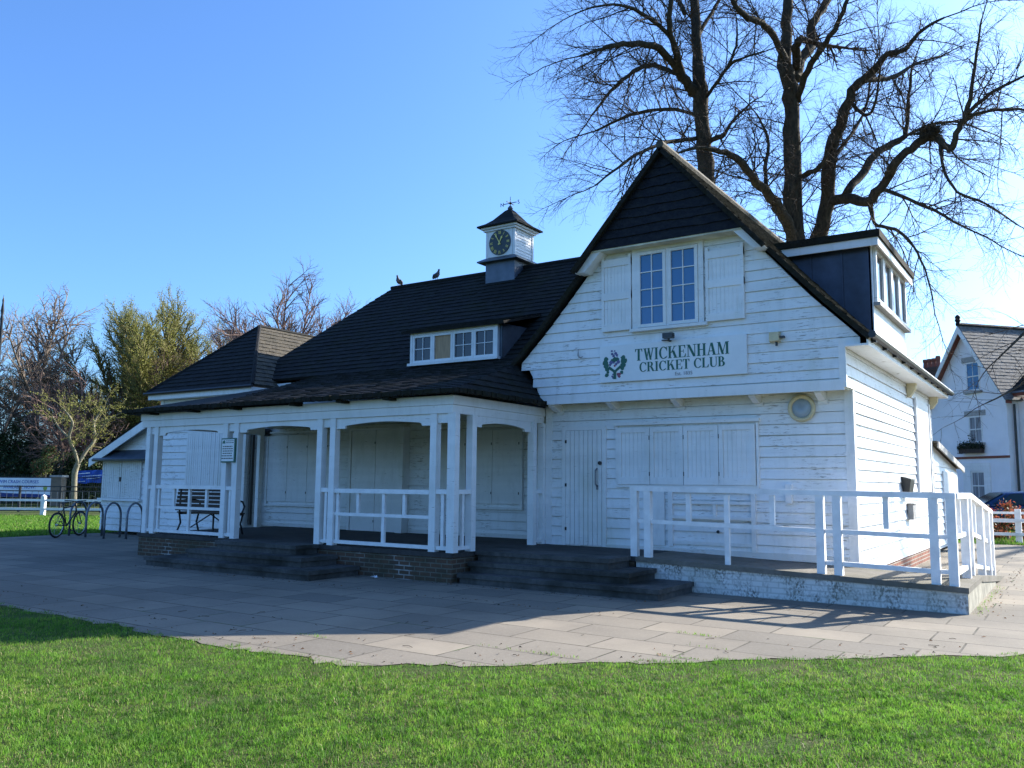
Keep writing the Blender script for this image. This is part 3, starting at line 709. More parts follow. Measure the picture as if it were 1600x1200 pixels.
for k, tx in enumerate(rom):
    a = R(30*k); ux = V3((math.cos(a), 0, -math.sin(a))); uz = V3((math.sin(a), 0, math.cos(a))); c0 = V3((cx, fy-.029, 7.83))+uz*.265
    wd = {'I': .022, 'V': .042, 'X': .042}; tot = sum(wd[ch] for ch in tx); x = -tot/2
    for j, ch in enumerate(tx):
        w = wd[ch]; l0, l1 = x+.004, x+w-.004; h = .042
        def S(p, q, th): m.bar(c0+ux*p[0]+uz*p[1]+V3((0, -.0007*(j % 3), 0)), c0+ux*q[0]+uz*q[1]+V3((0, -.0007*(j % 3), 0)), th, .004, (0, 1, 0))
        if ch == 'I': S((x+w/2, -h), (x+w/2, h), .011)
        elif ch == 'V': S((l0, h), ((l0+l1)/2, -h), .010); S((l1, h), ((l0+l1)/2+.002, -h), .006)
        else: S((l0, h), (l1, -h), .011); S((l0, -h), (l1, h), .006)
        x += w
m.build('numerals', 'brass_gold', face)
def hand(name, ang, L, w, dy):
    a = R(ang); uz = V3((math.sin(a), 0, math.cos(a))); ux = V3((math.cos(a), 0, -math.sin(a))); c0 = V3((cx, fy-dy, 7.83)); m = MB()
    pts = [(-w*.6, -.07), (w*.6, -.07), (w*.45, .02), (w*.45, L*.6), (w, L*.68), (0, L), (-w, L*.68), (-w*.45, L*.6), (-w*.45, .02)]
    m.prism([c0+ux*p[0]+uz*p[1] for p in pts], (0, -.006, 0)); return m.build(name, 'brass_gold', face)
hand('hour_hand', 27.5, .20, .030, .034); hand('minute_hand', 330, .285, .024, .042)
m = MB(); m.lathe([(.06, 8.83), (.075, 8.88), (.04, 8.93), (.018, 8.95)], (cx, cy, 0), 12); m.build('finial', 'lead_sheet', tur, True)
m = MB(); m.tube([(cx, cy, 8.94), (cx, cy, 9.20)], [.014, .006], 6); m.lathe([(.012, 8.98), (.045, 9.02), (.012, 9.06)], (cx, cy, 0), 8)
m.bar((cx-.21, cy, 9.02), (cx+.21, cy, 9.02), .016, .016); m.bar((cx, cy-.18, 9.02), (cx, cy+.18, 9.02), .016, .016)
vane = m.build('weathervane', 'black_metal', tur)
text_mesh('letter', 'N', .15, 'black_metal', vane, (cx-.265, cy, 8.965), (1, 0, 0), (0, 0, 1), extr=.006); text_mesh('letter', 'S', .15, 'black_metal', vane, (cx+.265, cy, 8.965), (1, 0, 0), (0, 0, 1), extr=.006)
# ================================================================== steps, ramp, railing
def slabstep(m, x0, x1, y0, y1, zt):
    m.box(x0, x1, y0, y1, zt-.065, zt)
    m.box(x0+.035, x1-.035, y0+.035, y1-.001, zt-.165, zt-.066)
def steps(label, rows, loc):
    t = thing('stone_steps', label, 'steps', loc, 'stone steps up to the veranda')
    for x0, x1, y0, y1, z in rows:
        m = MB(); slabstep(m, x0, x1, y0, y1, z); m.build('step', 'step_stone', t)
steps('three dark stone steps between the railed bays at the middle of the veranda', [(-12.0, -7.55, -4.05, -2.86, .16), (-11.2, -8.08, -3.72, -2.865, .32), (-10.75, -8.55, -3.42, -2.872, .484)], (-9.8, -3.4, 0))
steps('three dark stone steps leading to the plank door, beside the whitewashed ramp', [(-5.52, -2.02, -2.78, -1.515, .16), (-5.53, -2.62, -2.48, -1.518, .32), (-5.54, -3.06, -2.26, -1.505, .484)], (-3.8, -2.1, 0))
ramp = thing('access_ramp', 'concrete access ramp with a flaking whitewashed brick side wall along the gabled front', 'ramp', (0, -.8, 0))
m = MB(); x0, x1, z0, z1 = -2.975, 1.64, .478, .335
m.prism([(x0, -1.53, z0-.07), (x0, -1.53, z0), (x1, -1.53, z1), (x1, -1.53, z1-.07)], (0, 1.52, 0))
m.prism([(.06, -.008, z1-.07+.05), (.06, -.008, z1+.048), (1.64, -.008, z1), (1.64, -.008, z1-.07)], (0, .30, 0))
m.hexa([(.06, .295, .25), (1.64, .295, .25), (1.64, 4.2, -.08), (.06, 4.2, -.08)], [(.06, .295, z1+.04), (1.64, .295, z1-.002), (1.64, 4.2, .01), (.06, 4.2, .01)])
m.build('ramp_deck', 'ramp_concrete', ramp)
m = MB(); m.prism([(x0, -1.50, -.05), (x0, -1.50, z0-.071), (1.62, -1.50, z1-.071), (1.62, -1.50, -.05)], (0, 1.45, 0)); m.build('front_wall', 'painted_brick', ramp)
m = MB(); m.prism([(1.625, -1.495, -.05), (1.625, -1.495, z1-.071), (1.625, .28, z1-.071), (1.625, 2.6, .06), (1.625, 2.6, -.05)], (-1.4, 0, 0)); m.build('end_wall', 'stained_whitewash', ramp)
rr = thing('ramp_railing', 'white painted timber railing along the front and outer side of the ramp', 'railing', (0, -1.4, .3))
zr_ = lambda x: z0+(z1-z0)*(x-x0)/(x1-x0)
RY0 = -1.42
def P(name, *bs): boxes(name, 'rail_white', rr, *bs)
for x in (-3.03, -2.80, -.18, .05, 1.26, 1.47): P('post', (x-.055, x+.055, RY0-.05, RY0+.05, zr_(max(x, x0))-.002, 1.50))
P('post', (-1.56, -1.49, RY0-.03, RY0+.03, zr_(-1.5)-.002, .97), (-1.56, -1.49, RY0-.03, RY0+.03, 1.035, 1.45))
def sl(name, xa, xb, za, zb, h, w, y=RY0):
    m = MB(); m.prism([(xa, y-w/2, za-h), (xb, y-w/2, zb-h), (xb, y-w/2, zb), (xa, y-w/2, za)], (0, w, 0)); m.build(name, 'rail_white', rr)
sl('top_rail', -3.09, 1.53, 1.575, 1.525, .075, .115)
sl('middle_rail', -2.974, -.237, 1.06, 1.01, .06, .05); sl('middle_rail', .107, 1.203, 1.005, .985, .06, .05); sl('middle_rail', -.123, -.007, 1.005, 1.005, .055, .045); sl('middle_rail', 1.317, 1.413, .985, .985, .055, .045)
sl('bottom_rail', .107, 1.203, .57, .54, .06, .06); sl('bottom_rail', -.123, -.007, .57, .57, .055, .05); sl('bottom_rail', 1.317, 1.413, .54, .54, .055, .05)
for x in (-2.13, -.85, .68): P('baluster', (x-.035, x+.035, RY0-.02, RY0+.03, 1.035, 1.46))
# return along the outer side, falling with the ramp
SXX = 1.49
def zs_(y): return .333 if y < .28 else .333-(y-.28)*.0826
def zt_(y): return 1.52 if y < .30 else 1.52-(y-.30)*.095
def sp(name, y, w=.055):
    P(name, (SXX-w, SXX+w, y-w, y+w, zs_(y)-.03, zt_(y)-.07))
for y in (-.18, .30, 1.9, 3.0, 3.65): sp('side_post', y)
def sl2(name, ya, yb, za, zb, h, w):
    m = MB(); m.prism([(SXX-w/2, ya, za-h), (SXX-w/2, yb, zb-h), (SXX-w/2, yb, zb), (SXX-w/2, ya, za)], (w, 0, 0)); m.build(name, 'rail_white', rr)
sl2('side_rail', -1.36, .30, 1.524, 1.52, .075, .115); sl2('side_rail', .301, 3.72, 1.52, zt_(3.72), .075, .115)
sl2('side_rail', -1.36, .24, .99, .98, .06, .05); sl2('side_rail', .36, 3.59, .97, .66, .06, .05)
sl2('side_rail', -1.36, .24, .53, .52, .06, .06); sl2('side_rail', .36, 3.59, .50, .20, .06, .06)
for y in (-.8, 1.1, 2.45): P('baluster', (SXX-.025, SXX+.025, y-.035, y+.035, (.99 if y < .3 else .97-(y-.3)*.094)-.02, zt_(y)-.07))
# second handrail down the wall side of the lower leg
m = MB(); m.tube([(.30, .5, .30), (.30, .5, 1.2), (.30, 3.6, .95), (.30, 3.6, .05)], .022, 6); 

# ================================================================== club sign with serif lettering
SY = -.475
sign = thing('club_sign', 'long white name board with green serif lettering and a crest, below the gable window', 'sign', (-2.8, -.45, 3.7))
boxes('board', 'sign_white', sign, (-4.14, -1.48, SY, -.432, 3.39, 4.04)); 
class Letters:
    """bold serif capitals built from strokes; unit cap height 1"""
    def __init__(s): s.m = MB(); s.k = 0
    def q(s, pts):
        s.k += 1; d = .003+.0004*(s.k % 7)
        s.m.prism([s.o+V3((p[0]*s.h*s.sx, -d, p[1]*s.h)) for p in pts], (0, .002, 0))
    def rect(s, x0, x1, y0, y1): s.q([(x0, y0), (x1, y0), (x1, y1), (x0, y1)])
    def stem(s, x, w=.19, b=True, t=True, sw=.075):
        s.rect(x, x+w, 0, 1)
        if b: s.rect(x-sw, x+w+sw, 0, .045)
        if t: s.rect(x-sw, x+w+sw, .955, 1)
    def diag(s, xa, ya, xb, yb, w): s.q([(xa, ya), (xa+w, ya), (xb+w, yb), (xb, yb)])
    def arc(s, cx, cy, rx, ry, ix, iy, a0, a1, dx=0, n=14):
        for k in range(n):
            p = [R(a0+(a1-a0)*(k+j)/n) for j in (0, 1)]
            s.q([(cx+rx*math.cos(p[0]), cy+ry*math.sin(p[0])), (cx+rx*math.cos(p[1]), cy+ry*math.sin(p[1])),
                 (cx+dx+ix*math.cos(p[1]), cy+iy*math.sin(p[1])), (cx+dx+ix*math.cos(p[0]), cy+iy*math.sin(p[0]))])
    def letter(s, c):
        if c == 'T': s.stem(.25, t=False); s.rect(.0, .69, .95, 1); s.q([(0, .74), (.04, .74), (.12, .95), (0, .95)]); s.q([(.65, .74), (.69, .74), (.69, .95), (.57, .95)]); return .74
        if c == 'I': s.stem(.075); return .40
        if c == 'W':
            s.diag(.08, 1, .30, 0, .17); s.diag(.30, 0, .50, 1, .07); s.diag(.42, 1, .64, 0, .17); s.diag(.68, 0, .90, 1, .07)
            s.rect(0, .34, .955, 1); s.rect(.40, .66, .955, 1); s.rect(.80, 1.06, .955, 1); return 1.06
        if c == 'C':
            s.arc(.42, .5, .42, .52, .235, .46, 48, 312); s.rect(.70, .745, .64, 1.0); s.q([(.60, .84), (.70, .70), (.70, .90), (.64, .95)]); s.q([(.63, .10), (.68, .06), (.77, .20), (.73, .23)]); return .80
        if c == 'K':
            s.stem(.075); s.diag(.25, .42, .60, 1, .08); s.diag(.36, .62, .62, 0, .22); s.rect(.50, .80, .955, 1); s.rect(.52, .90, 0, .045); return .90
        if c == 'E':
            s.stem(.075, sw=.06); s.rect(.13, .66, .95, 1); s.rect(.13, .68, 0, .05); s.rect(.25, .48, .48, .53); s.rect(.47, .51, .36, .66)
            s.q([(.62, .72), (.66, .72), (.66, .96), (.54, .96)]); s.q([(.56, .04), (.68, .04), (.72, .30), (.68, .30)]); return .74
        if c == 'N':
            s.rect(.12, .18, 0, 1); s.diag(.08, 1, .60, 0, .22); s.rect(.72, .78, 0, 1); s.rect(0, .30, 0, .045); s.rect(.60, .90, .955, 1); s.rect(0, .24, .955, 1); return .90
        if c == 'H': s.stem(.075); s.stem(.56); s.rect(.26, .56, .48, .54); return .86
        if c == 'A':
            s.diag(.08, 0, .34, 1, .07); s.diag(.56, 0, .32, 1, .20); s.rect(.20, .60, .30, .355); s.rect(0, .26, 0, .045); s.rect(.48, .86, 0, .045); return .86
        if c == 'M':
            s.rect(.10, .16, 0, 1); s.diag(.08, 1, .40, 0, .20); s.diag(.44, .05, .74, 1, .06); s.rect(.78, .97, 0, 1); s.rect(0, .26, 0, .045); s.rect(.70, 1.05, 0, .045); s.rect(0, .28, .955, 1); s.rect(.74, 1.05, .955, 1); return 1.06
        if c == 'R':
            s.stem(.075); s.arc(.36, .75, .30, .25, .10, .19, -90, 90); s.rect(.25, .37, .95, 1); s.rect(.25, .37, .49, .55); s.diag(.34, .50, .60, 0, .21); s.rect(.60, .88, 0, .045); return .86
        if c == 'L': s.stem(.075); s.rect(.25, .66, 0, .05); s.q([(.52, .04), (.66, .04), (.71, .32), (.67, .32)]); return .73
        if c == 'U':
            s.rect(.075, .265, .30, 1); s.rect(.66, .72, .30, 1); s.arc(.398, .30, .323, .32, .20, .25, 180, 360, .06); s.rect(0, .34, .955, 1); s.rect(.58, .80, .955, 1); return .82
        if c == 'B':
            s.stem(.075); s.arc(.34, .755, .28, .245, .09, .19, -90, 90); s.arc(.36, .27, .34, .27, .13, .21, -90, 90); s.rect(.25, .37, .95, 1); s.rect(.25, .38, .48, .53); s.rect(.25, .37, 0, .055); return .78
        return .34
    def word(s, txt, o, h, width):
        keep, s.m = s.m, MB(); s.o = V3(o); s.h = h; s.sx = 1; adv = 0
        for c in txt: adv += s.letter(c)+.03
        s.m = keep; s.sx = width/(adv*h); x = 0
        for c in txt:
            s.o = V3(o)+V3((x*h*s.sx, 0, 0)); x += s.letter(c)+.03
L = Letters()
L.word('TWICKENHAM', (-3.45, SY, 3.735), .205, 1.69); L.word('CRICKET CLUB', (-3.37, SY, 3.535), .165, 1.545)
L.m.build('lettering', 'sign_green', sign)
text_mesh('small_lettering', 'Est. 1835', .085, 'sign_grey', sign, (-2.56, SY-.004, 3.435), (1, 0, 0), (0, 0, 1))
m = MB()
def blob(x, z, r, mi, n=9, d=.003):
    m.m = mi; r *= 1.3; ph = rnd.uniform(0, 6)
    m.prism([(x+r*rnd.uniform(.7, 1.15)*math.cos(ph+6.283*k/n), SY-d-.0003*(len(m.f) % 9), z+r*rnd.uniform(.7, 1.15)*math.sin(ph+6.283*k/n)) for k in range(n)], (0, .002, 0))
c0x, c0z = -3.845, 3.44
m.m = 0
for k, q in enumerate(([(-.028, 0), (.028, 0), (.028, .13), (-.028, .13)], [(-.028, .125), (.025, .14), (-.105, .235), (-.135, .195)], [(-.02, .14), (.028, .125), (.135, .205), (.105, .24)])):
    m.prism([(c0x+a, SY-.006-.0006*k, c0z+b) for a, b in q], (0, .003, 0))
for x, z, r in ((-.17, .36, .035), (-.20, .30, .036), (-.16, .30, .03), (-.165, .24, .042), (-.15, .18, .034), (-.16, .075, .032), (-.135, .13, .022), (.16, .37, .034), (.20, .315, .036), (.155, .31, .036), (.16, .24, .046), (.145, .18, .03), (.135, .115, .026), (.0, .345, .035), (.05, .35, .03), (-.05, .335, .028)):
    blob(c0x+x, c0z+z, r, 0)
for x, z, r in ((-.05, .45, .020), (.02, .455, .024), (-.02, .41, .022), (.045, .42, .02), (-.07, .30, .028), (.07, .30, .028), (-.02, .295, .02), (.03, .27, .022), (-.09, .26, .02), (.0, .50, .012), (-.055, .50, .016), (-.05, .05, .016), (-.035, .02, .014), (-.04, .085, .01)):
    blob(c0x+x, c0z+z, r, 1)
for x, z, r in ((.065, .085, .022), (.105, .085, .02), (.085, .045, .024), (.0, .24, .018)): blob(c0x+x, c0z+z, r, 2)
m.build('crest', ['sign_green', 'sign_blue', 'sign_red'], sign)
# notice on the veranda posts
nt = thing('notice', 'small white notice with a dark green edge on the veranda posts left of the steps', 'notice', (-11.15, -2.9, 2.1))
boxes('plate', 'sign_green', nt, (-11.36, -10.93, -2.905, -2.88, 1.96, 2.44))
m = MB(); m.box(-11.335, -10.965, -2.909, -2.9055, 1.985, 2.415); m.build('face', 'sign_white', nt)
m = MB(); rr2 = random.Random(3)
for z, a, b, h in ((2.385, -11.21, -10.98, .012), (2.35, -11.21, -10.98, .014), (2.275, -11.30, -11.01, .018), (2.23, -11.31, -11.0, .018), (2.185, -11.30, -11.0, .018), (2.14, -11.30, -11.02, .018), (2.09, -11.325, -10.985, .018), (2.04, -11.325, -10.99, .02)):
    x = a
    while x < b-.02:
        w = rr2.uniform(.03, .075); m.box(x, min(x+w, b), -2.912, -2.9095, z-h/2, z+h/2); x += w+.014
m.build('text_lines', 'clock_black', nt)
m = MB(); m.prism([(-11.32, -2.9095, 2.335), (-11.23, -2.9095, 2.335), (-11.25, -2.9095, 2.40), (-11.30, -2.9095, 2.385)], (0, -.003, 0)); m.build('emblem', 'sign_green', nt)
# small fittings on the walls
fl = thing('floodlight', 'small black floodlight on an arm above the name board', 'floodlight', (-2.78, -.5, 4.1))
m = MB(); m.box(-2.86, -2.68, -.66, -.56, 4.055, 4.145); m.box(-2.68, -2.665, -.63, -.59, 4.08, 4.11); m.build('lamp_body', 'black_plastic', fl)
m = MB(); m.tube([(-2.77, -.43, 4.03), (-2.80, -.50, 4.03), (-2.77, -.60, 4.06)], .018, 6); m.bar((-2.93, -.52, 4.045), (-2.80, -.50, 4.045), .03, .02); m.build('arm', 'black_metal', fl)
al = thing('alarm_box', 'pale green alarm box on the boards right of the name board', 'alarm box', (-1.03, -.45, 3.9))
m = MB(); m.hexa([(-1.11, -.435, 3.86), (-.94, -.435, 3.86), (-.94, -.435, 4.03), (-1.11, -.435, 4.03)][::-1], [(-1.10, -.53, 3.875), (-.95, -.53, 3.875), (-.95, -.53, 4.015), (-1.10, -.53, 4.015)][::-1]); m.build('box', 'cream_paint', al)
m = MB(); m.box(-.949, -.87, -.50, -.44, 3.92, 3.95); m.build('sensor', 'black_plastic', al)
m = MB(); m.tube([(-1.0, -.47, 3.86), (-1.0, -.47, 3.80)], .02, 6); m.build('cable_gland', 'black_plastic', al)
hk = thing('rope_cleat', 'old metal hook with a short rope end on the boards left of the name board', 'wall hook', (-4.56, -.45, 3.9))
m = MB(); m.tube([(-4.60, -.44, 4.04), (-4.585, -.47, 3.98), (-4.57, -.50, 3.92), (-4.545, -.51, 3.88), (-4.51, -.50, 3.865), (-4.49, -.48, 3.89)], [.006, .008, .016, .018, .015, .008], 6); m.build('hook', 'grey_stone', hk)
bx = thing('litter_bin', 'black plastic bin with a sloping lid fixed to the sunlit side wall', 'bin', (.15, 4.0, 1.4))
m = MB(); m.hexa([(.03, 4.0, 1.42), (.14, 4.0, 1.42), (.14, 4.4, 1.42), (.03, 4.4, 1.42)], [(.03, 3.95, 1.77), (.19, 3.95, 1.72), (.19, 4.45, 1.72), (.03, 4.45, 1.77)]); m.build('body', 'black_plastic', bx)
m = MB(); m.hexa([(.02, 3.93, 1.775), (.20, 3.93, 1.725), (.20, 4.47, 1.725), (.02, 4.47, 1.775)], [(.02, 3.93, 1.80), (.20, 3.93, 1.745), (.20, 4.47, 1.745), (.02, 4.47, 1.80)]); m.build('lid', 'black_plastic', bx)
mb_ = thing('meter_box', 'small grey box low on the sunlit side wall below the black bin', 'box', (.05, 4.6, 1.1))
m = MB(); m.box(.03, .13, 4.5, 4.85, .96, 1.26); m.build('case', 'grey_stone', mb_)
m = MB(); m.box(.02, .15, 4.48, 4.87, 1.262, 1.28); m.build('cover', 'grey_stone', mb_)
lp = thing('veranda_lamp', 'dark round lamp under the veranda ceiling beside the left shutters', 'lamp', (-14.3, .8, 2.85))
m = MB(); m.lathe([(.07, 0), (.13, .05), (.15, .12), (.09, .18)], (-14.45, .84, 2.75), 14); m.build('shade', 'black_plastic', lp, True)
m = MB(); m.box(-14.48, -14.42, .84, .94, 2.86, 2.93); m.build('bracket', 'black_metal', lp)
# bench on the veranda
bn = thing('bench', 'dark slatted bench with curved iron arms standing behind the left veranda railing', 'bench', (-12.4, -2.2, .48))
x0b, x1b = -13.45, -11.78
m = MB()
for k in range(6): m.bar((x0b, -2.40+.012*k, .99+.083*k), (x1b, -2.40+.012*k, .99+.083*k), .022, .064)
m.build('backrest', 'dark_timber', bn)
m = MB()
for k in range(5): m.box(x0b, x1b, -2.36+k*.095, -2.285+k*.095, .905, .932)
m.build('seat', 'dark_timber', bn)
for x in (x0b+.10, x1b-.10):
    m = MB(); m.tube([(x, -2.42, .48), (x, -2.33, .70), (x, -2.37, .90), (x, -2.35, 1.42)], .022, 6); m.tube([(x, -1.86, .48), (x, -1.93, .70), (x, -1.88, .90)], .022, 6); m.tube([(x, -2.36, .89), (x, -1.86, .89)], .02, 6)
    m.build('leg', 'black_metal', bn)
    m = MB(); m.tube([(x, -2.36, 1.16), (x, -2.1, 1.20), (x, -1.90, 1.16), (x, -1.84, 1.06), (x, -1.90, .93)], .02, 6); m.build('arm', 'black_metal', bn)
m = MB(); xm = (x0b+x1b)/2
m.tube([(x0b+.1, -2.12, .56), (xm, -2.12, .89), (x1b-.1, -2.12, .56)], .014, 6); m.tube([(xm, -2.05, .89), (xm, -2.05, .49)], .022, 6); m.build('brace', 'black_metal', bn)
# pigeons
def pigeon(label, loc, rz):
    t = thing('pigeon', label, 'pigeon', loc, 'pigeons on the ridge', rz, True); m = MB()
    spine = [(-.20, 0, .075), (-.15, 0, .085), (-.09, 0, .105), (-.02, 0, .135), (.05, 0, .165), (.095, 0, .20), (.11, 0, .245), (.125, 0, .275), (.15, 0, .285)]
    m.tube(spine, [.012, .022, .045, .064, .062, .045, .028, .030, .012], 10); m.tube([(.15, 0, .284), (.185, 0, .275)], [.008, .002], 5)
    m.build('body', 'pigeon_grey', t, True)
    for s in (-1, 1):
        w = MB(); w.tube([(.06, s*.055, .17), (-.04, s*.066, .135), (-.14, s*.035, .095), (-.19, s*.012, .082)], [.02, .034, .02, .005], 6); w.build('wing', 'pigeon_grey', t, True)
        w = MB(); w.tube([(.01, s*.025, .09), (.015, s*.028, .012), (.05, s*.03, .004)], [.009, .006, .005], 5); w.build('leg', 'red_trim', t)
    w = MB(); w.tube([(.04, 0, .115), (.075, 0, .15), (.095, 0, .185)], [.034, .04, .03], 8); w.build('breast', 'pigeon_breast', t, True)
pigeon('grey pigeon on the left end of the ridge, turned toward the camera', (-13.22, 4.4, 7.235), R(-75))
pigeon('grey pigeon on the ridge nearer the turret, seen side-on with its tail to the left', (-11.84, 4.4, 7.235), R(-20))
# cycle stands
HC = [(-21.5, .05), (-20.47, -.06), (-19.51, -.10), (-18.98, .22)]
hl = ['grey steel cycle hoop farthest left, with the bicycle leaning on it', 'grey steel cycle hoop second from the left, next to the bicycle',
      'grey steel cycle hoop third from the left, in front of the store shutters', 'grey steel cycle hoop nearest the veranda']
HD = V3((-.42, .91, 0)).normalized()
m = MB()
pts = []
for k in range(17):
    a = R(180*k/16); pts.append((-.36*math.cos(a), 0, .60+.36*math.sin(a)))
m.tube([(-.36, 0, -.03), (-.36, 0, .3)]+pts+[(.36, 0, .3), (.36, 0, -.03)], .03, 10)
h0 = m.build('cycle_stand', 'galvanised_steel', None, True)
for k, (x, y) in enumerate(HC):
    o = h0 if k == 0 else h0.copy()
    if k: COL.objects.link(o)
    o.location = (x, y, 0); o.rotation_euler = (0, 0, math.atan2(HD.y, HD.x)); tag(o, hl[k], 'cycle stand', 'cycle stands beside the store')
# bicycle
A = V3((-20.62, -1.05, 0)); B_ = V3((-21.12, -.13, 0)); dv = (B_-A).normalized()
bk = thing('bicycle', 'dark bicycle leaning against the farthest cycle hoop', 'bicycle', tuple(A), None, math.atan2(dv.y, dv.x), True)
RW = .35; wb = 1.08
def wheel(x, nm):
    m = MB(); m.ring((x, 0, RW), (0, 1, 0), RW-.022, .024, 36, 8); w = m.build(nm, 'rubber', bk, True)
    m = MB(); m.ring((x, 0, RW), (0, 1, 0), RW-.052, .012, 36, 6); m.tube([(x, -.04, RW), (x, .04, RW)], .022, 8); m.build('rim', 'chrome', w, True)
    m = MB()
    for k in range(20):
        a = 2*math.pi*k/20; m.tube([(x, .02*(-1)**k, RW), (x+(RW-.055)*math.cos(a), 0, RW+(RW-.055)*math.sin(a))], .002, 3)
    m.build('spokes', 'chrome', w)
wheel(0, 'wheel'); wheel(wb, 'wheel')
m = MB(); BB = (.44, 0, .30); ST = (.26, 0, .80); HT = (.83, 0, .86); HB = (.87, 0, .70)
m.tube([BB, ST], .018, 8); m.tube([ST, HT], .018, 8); m.tube([BB, HB], .022, 8); m.tube([HT, HB], .022, 8)
for s in (-.05, .05): m.tube([(0, s, RW), (.42, s*.5, .31)], .012, 6); m.tube([(0, s, RW), (.27, s*.4, .76)], .010, 6)
m.build('frame', 'black_metal', bk, True)
m = MB()
for s in (-.05, .05): m.tube([(wb, s, RW), (.93, s, .66), (.88, s*.5, .70)], .014, 6)
m.tube([(.87, 0, .69), (.81, 0, .95)], .017, 8); m.build('fork', 'black_metal', bk, True)
m = MB(); m.tube([(.79, -.32, 1.0), (.83, -.16, .99), (.86, 0, .97), (.83, .16, .99), (.79, .32, 1.0)], .014, 8); m.tube([(.81, 0, .94), (.86, 0, .97)], .018, 8); m.build('handlebar', 'black_metal', bk, True)
m = MB(); m.tube([(.27, 0, .78), (.235, 0, .93)], .014, 8); m.hexa([(.09, -.07, .93), (.09, .07, .93), (.38, .02, .945), (.38, -.02, .945)][::-1], [(.09, -.075, .965), (.09, .075, .965), (.38, .02, .965), (.38, -.02, .965)][::-1]); m.build('saddle', 'black_plastic', bk)
m = MB(); m.ring((.44, -.06, .30), (0, 1, 0), .09, .008, 20, 5); m.bar((.44, -.075, .30), (.56, -.075, .18), .02, .012); m.bar((.44, .075, .30), (.32, .075, .42), .02, .012); m.box(.52, .62, -.15, -.08, .165, .185); m.box(.27, .37, .08, .15, .415, .435); m.build('crank', 'black_metal', bk)

# ================================================================== ground
def sheet(name, pts, mat, z, kind='structure', label=None, sub=False):
    m = MB(); m.poly([(p[0], p[1], z) for p in pts]); o = m.build(name, mat); tag(o, label, None, None, kind); return o
sheet('ground', [(-600, -300), (600, -300), (600, 700), (-600, 700)], 'lawn_soil', -.007)
EDGE = [(-21.9, -8.25)]
rg = random.Random(12); base = [(-21.9, -8.25), (-5.9, -8.25), (-4.7, -8.36), (-3.5, -8.28), (-2.5, -8.22), (-1.4, -7.40), (.4, -5.78), (2.35, -4.06), (6.5, -.6), (9, 1.5)]
for (xa, ya), (xb, yb) in zip(base[:-1], base[1:]):
    n = max(2, int(math.hypot(xb-xa, yb-ya)/.12))
    for k in range(1, n+1):
        EDGE.append((xa+(xb-xa)*k/n+rg.uniform(-.03, .03), ya+(yb-ya)*k/n+rg.uniform(-.07, .07)+.06*math.sin(5*(xa+(xb-xa)*k/n))))
pave = sheet('paving', EDGE+[(9, 14.4), (-21.9, 14.4)], 'paving_slabs', 0.)
m = MB(); gr = V3(RC); f0 = V3((-35.1, 6.2, 0))
def strip(name, d0, d1, mat, z, a=-40, b=16):
    p, q = f0+FC*d0, f0+FC*d1
    return sheet(name, [p+gr*a, p+gr*b, q+gr*b, q+gr*a], mat, z)
strip('pavement', .5, 4.2, 'far_paving', -.012); strip('road', 4.21, 12, 'far_asphalt', -.014); strip('far_pavement', 12.01, 14.6, 'far_paving', -.012)
# street behind on the right
sr = G(1575, 29.5); du = V3((.93, .37, 0)).normalized(); dn = V3((-du.y, du.x, 0))
sheet('street', [sr-du*14, sr+du*30, sr+du*30+dn*6.2, sr-du*14+dn*6.2], 'far_asphalt', -.014)

